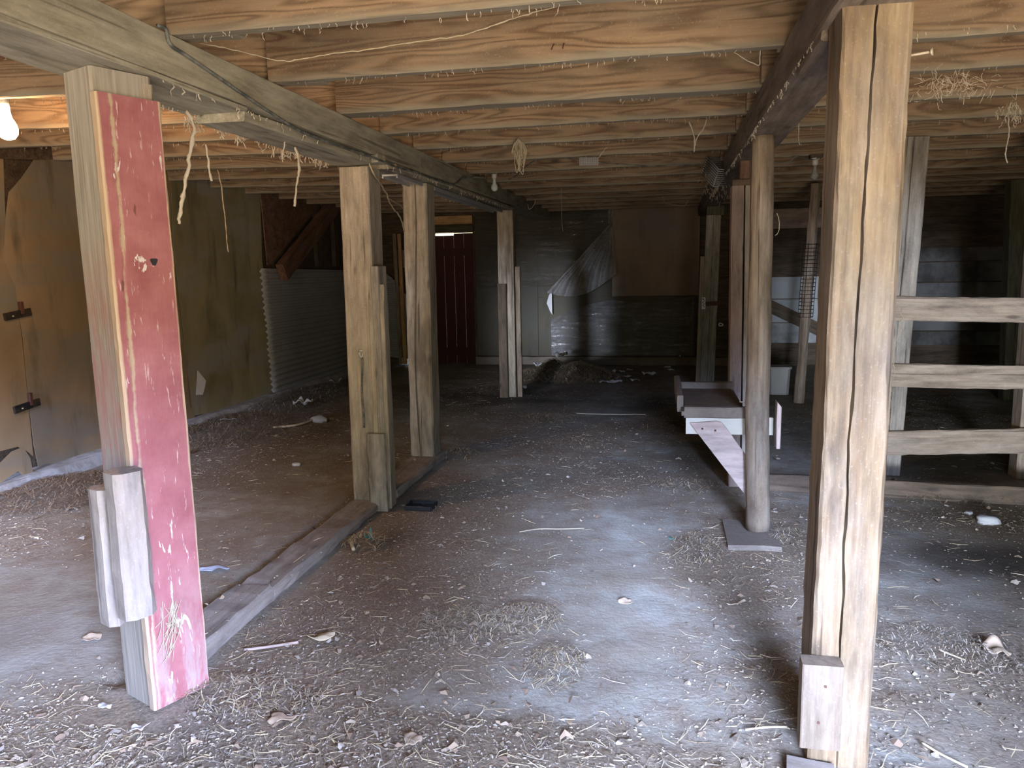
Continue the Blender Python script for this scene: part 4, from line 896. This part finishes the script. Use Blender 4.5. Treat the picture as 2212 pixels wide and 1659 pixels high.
scrap('dead_leaf', 695, 1388, .11, .05, 'husk', 'curled pale husk leaf on the chaff right of the floor timber', 'leaf', 'dead leaves', ang=.3, curl=.03)
scrap('dead_leaf', 1350, 1300, .06, .05, 'leaf', 'brown leaf scrap in the middle of the lit aisle', 'leaf', 'dead leaves')
scrap('dead_leaf', 1590, 1310, .10, .02, 'husk', 'narrow yellow leaf blade in the shadow beside the bright post', 'leaf', 'dead leaves', ang=.6)
scrap('dead_leaf', 2150, 1410, .10, .08, 'leaf', 'crumpled brown leaf at the right edge of the floor', 'leaf', 'dead leaves', curl=.04)
scrap('cloth_scrap', 462, 1229, .16, .055, 'bluescrap', 'pale blue scrap lying behind the red post', 'scrap', ang=.25, curl=.015)
scrap('paper_scrap', 1313, 783, .26, .24, 'paper', 'white crumpled paper just right of the big heap', 'paper', 'paper scraps', z=.06, curl=.12)
scrap('paper_scrap', 1468, 786, .22, .2, 'paper', 'white plastic bag by the back wall near the far grey post', 'bag', z=.05, curl=.16)
scrap('paper_scrap', 1124, 840, .18, .14, 'paper', 'white paper scrap at the foot of the farthest left post', 'paper', 'paper scraps', curl=.05)
scrap('paper_scrap', 1318, 806, .16, .16, 'paper', 'small white scrap in front of the crumpled paper', 'paper', 'paper scraps', curl=.05)
scrap('paper_scrap', 1320, 827, .32, .16, 'paper', 'long white scrap lying right of the heap', 'paper', 'paper scraps', ang=.3, curl=.04)
scrap('paper_scrap', 1168, 790, .22, .16, 'paper', 'white scrap on the left slope of the big heap', 'paper', 'paper scraps', z=.0, zp=.13, curl=.05)
scrap('paper_scrap', 1212, 771, .26, .18, 'paper', 'white scrap on the top of the big heap', 'paper', 'paper scraps', z=.0, zp=.21, curl=.08)
scrap('paper_scrap', 1402, 808, .2, .16, 'paper', 'white striped scrap between the heap and far grey post', 'paper', 'paper scraps', curl=.05)
for i, (px, py) in enumerate(((1345, 803), (1360, 800), (1355, 815), (1332, 818), (1440, 795), (1372, 822), (1450, 800))):
    scrap('paper_scrap', px, py, random.uniform(.07, .15), random.uniform(.06, .12), 'paper', 'tiny pale scrap in the dark litter by the back wall', 'paper', 'tiny pale scraps', curl=.03)
scrap('paper_scrap', 495, 915, .16, .06, 'paper', 'white strip of packaging in the straw by the left wall', 'scrap', ang=.6, curl=.02, z=.05)
scrap('paper_scrap', 655, 880, .22, .12, 'paper', 'crumpled whitish plastic below the corrugated metal sheet', 'scrap', curl=.08, z=.03)
scrap('paper_scrap', 725, 830, .15, .08, 'paper', 'white rag left of the rope hook post, farther back', 'scrap', curl=.06, z=.03)
scrap('paper_scrap', 390, 985, .10, .06, 'paper', 'shredded white scrap right of the red post by the straw', 'scrap', curl=.05, z=.02)
scrap('plastic_bit', 1450, 1162, .04, .035, 'green', 'small green plastic bit on the lit aisle left of the concrete pad', 'scrap', curl=.015)
scrap('plastic_bit', 797, 1168, .06, .05, 'green', 'crumpled green plastic under the tuft of dry grass', 'scrap', curl=.05, z=.02)
def stone(px, py, r, mat, label, sq=.45):
    c = fl(px, py); c.z = zfl(c.x, c.y); vs = []; fs = []; a, b = 10, 14
    for i in range(a+1):
        for k in range(b):
            t = math.pi*i/a; f = 2*math.pi*k/b; d_ = V(math.sin(t)*math.cos(f), math.sin(t)*math.sin(f), math.cos(t))
            q = r*(1+.45*noise.noise(d_*1.4+V(px, 0, 0))); vs.append((d_.x*q, d_.y*q*.75, d_.z*q*sq+r*sq*.6))
    for i in range(a):
        for k in range(b): l = (k+1) % b; fs.append((i*b+k, i*b+l, (i+1)*b+l, (i+1)*b+k))
    o = link('stone', mesh('stone', vs, [f[::-1] for f in fs]), mat, None, Matrix.Translation(c), True); return tag(o, label, 'stone', 'loose stones')
stone(2133, 1127, .065, M['stone'], 'pale grey stone on the floor below the right rails')
stone(2093, 1108, .025, M['stone'], 'small pale stone just left of the larger stone')
stone(690, 908, .09, M['stone'], 'grey stone on the floor of the left aisle')
stone(640, 1004, .035, M['stone'], 'small tan clod in the left aisle beside the rope hook post')
stone(580, 1240, .045, M['pad'], 'brown clod leaning on the left side of the floor timber')
# black tray half buried
p = fl(910, 1098); bw = empty('black_dish', p, 'small black plastic dish half buried in chaff beside the rope hook post', 'dish')
board('dish_base', p+V(-.085, 0, .006), p+V(.085, .01, .006), .13, .008, M['black'], bw)
for a, b in (((-.085, -.065), (.085, -.065)), ((-.085, .065), (.085, .065)), ((-.085, -.065), (-.085, .065)), ((.085, -.065), (.085, .065))):
    board('rim', p+V(a[0], a[1], .018), p+V(b[0], b[1], .018), .012, .03, M['black'], bw)
def stick(px, r, mat, label, cat='stick', z=.01):
    pts = [fl(x, y) for x, y in px]
    for q in pts: q.z = zfl(q.x, q.y)+z+r
    return tag(tube('stick', smoothpts(pts, 4), r, M[mat], sides=6), label, cat)
stick([(1122, 1151), (1165, 1144), (1210, 1143), (1262, 1141)], .004, 'twine', 'long thin pale stick across the middle aisle')
stick([(528, 1408), (580, 1402), (645, 1394)], .006, 'pink', 'pinkish split stick on the chaff right of the red post')
stick([(1990, 1608), (2030, 1632), (2090, 1662)], .004, 'husk', 'bright yellow straw stem at the bottom right corner')
stick([(1610, 1582), (1650, 1576), (1700, 1574)], .0035, 'husk', 'yellow straw stem touching the bright front post foot')
stick([(1245, 895), (1290, 896), (1360, 897), (1395, 897)], .006, 'twine', 'long pale stem lying across the far part of the aisle')
stick([(590, 925), (630, 922), (660, 915), (690, 905), (705, 910)], .012, 'husk', 'twisted yellow husk stem beside the grey stone')
stick([(757, 1168), (760, 1180), (764, 1192)], .011, 'husk', 'short pale corn husk stub beside the floor timber')
stick([(2028, 1405), (2060, 1418), (2085, 1428)], .004, 'husk', 'pale stem on the crumpled leaves right of the bright post')
# ------------------------------------------------------------------ view
S.view_settings.view_transform = 'Standard'; S.view_settings.look = 'None'; S.view_settings.gamma = 1; S.view_settings.use_curve_mapping = False
S.view_settings.exposure = .72
S.cycles.max_bounces = 7; S.cycles.diffuse_bounces = 4; S.cycles.transparent_max_bounces = 8; S.cycles.sample_clamp_indirect = 4.0
S.cycles.use_denoising = True; S.cycles.adaptive_threshold = .02
S.cycles.caustics_reflective = False; S.cycles.caustics_refractive = False
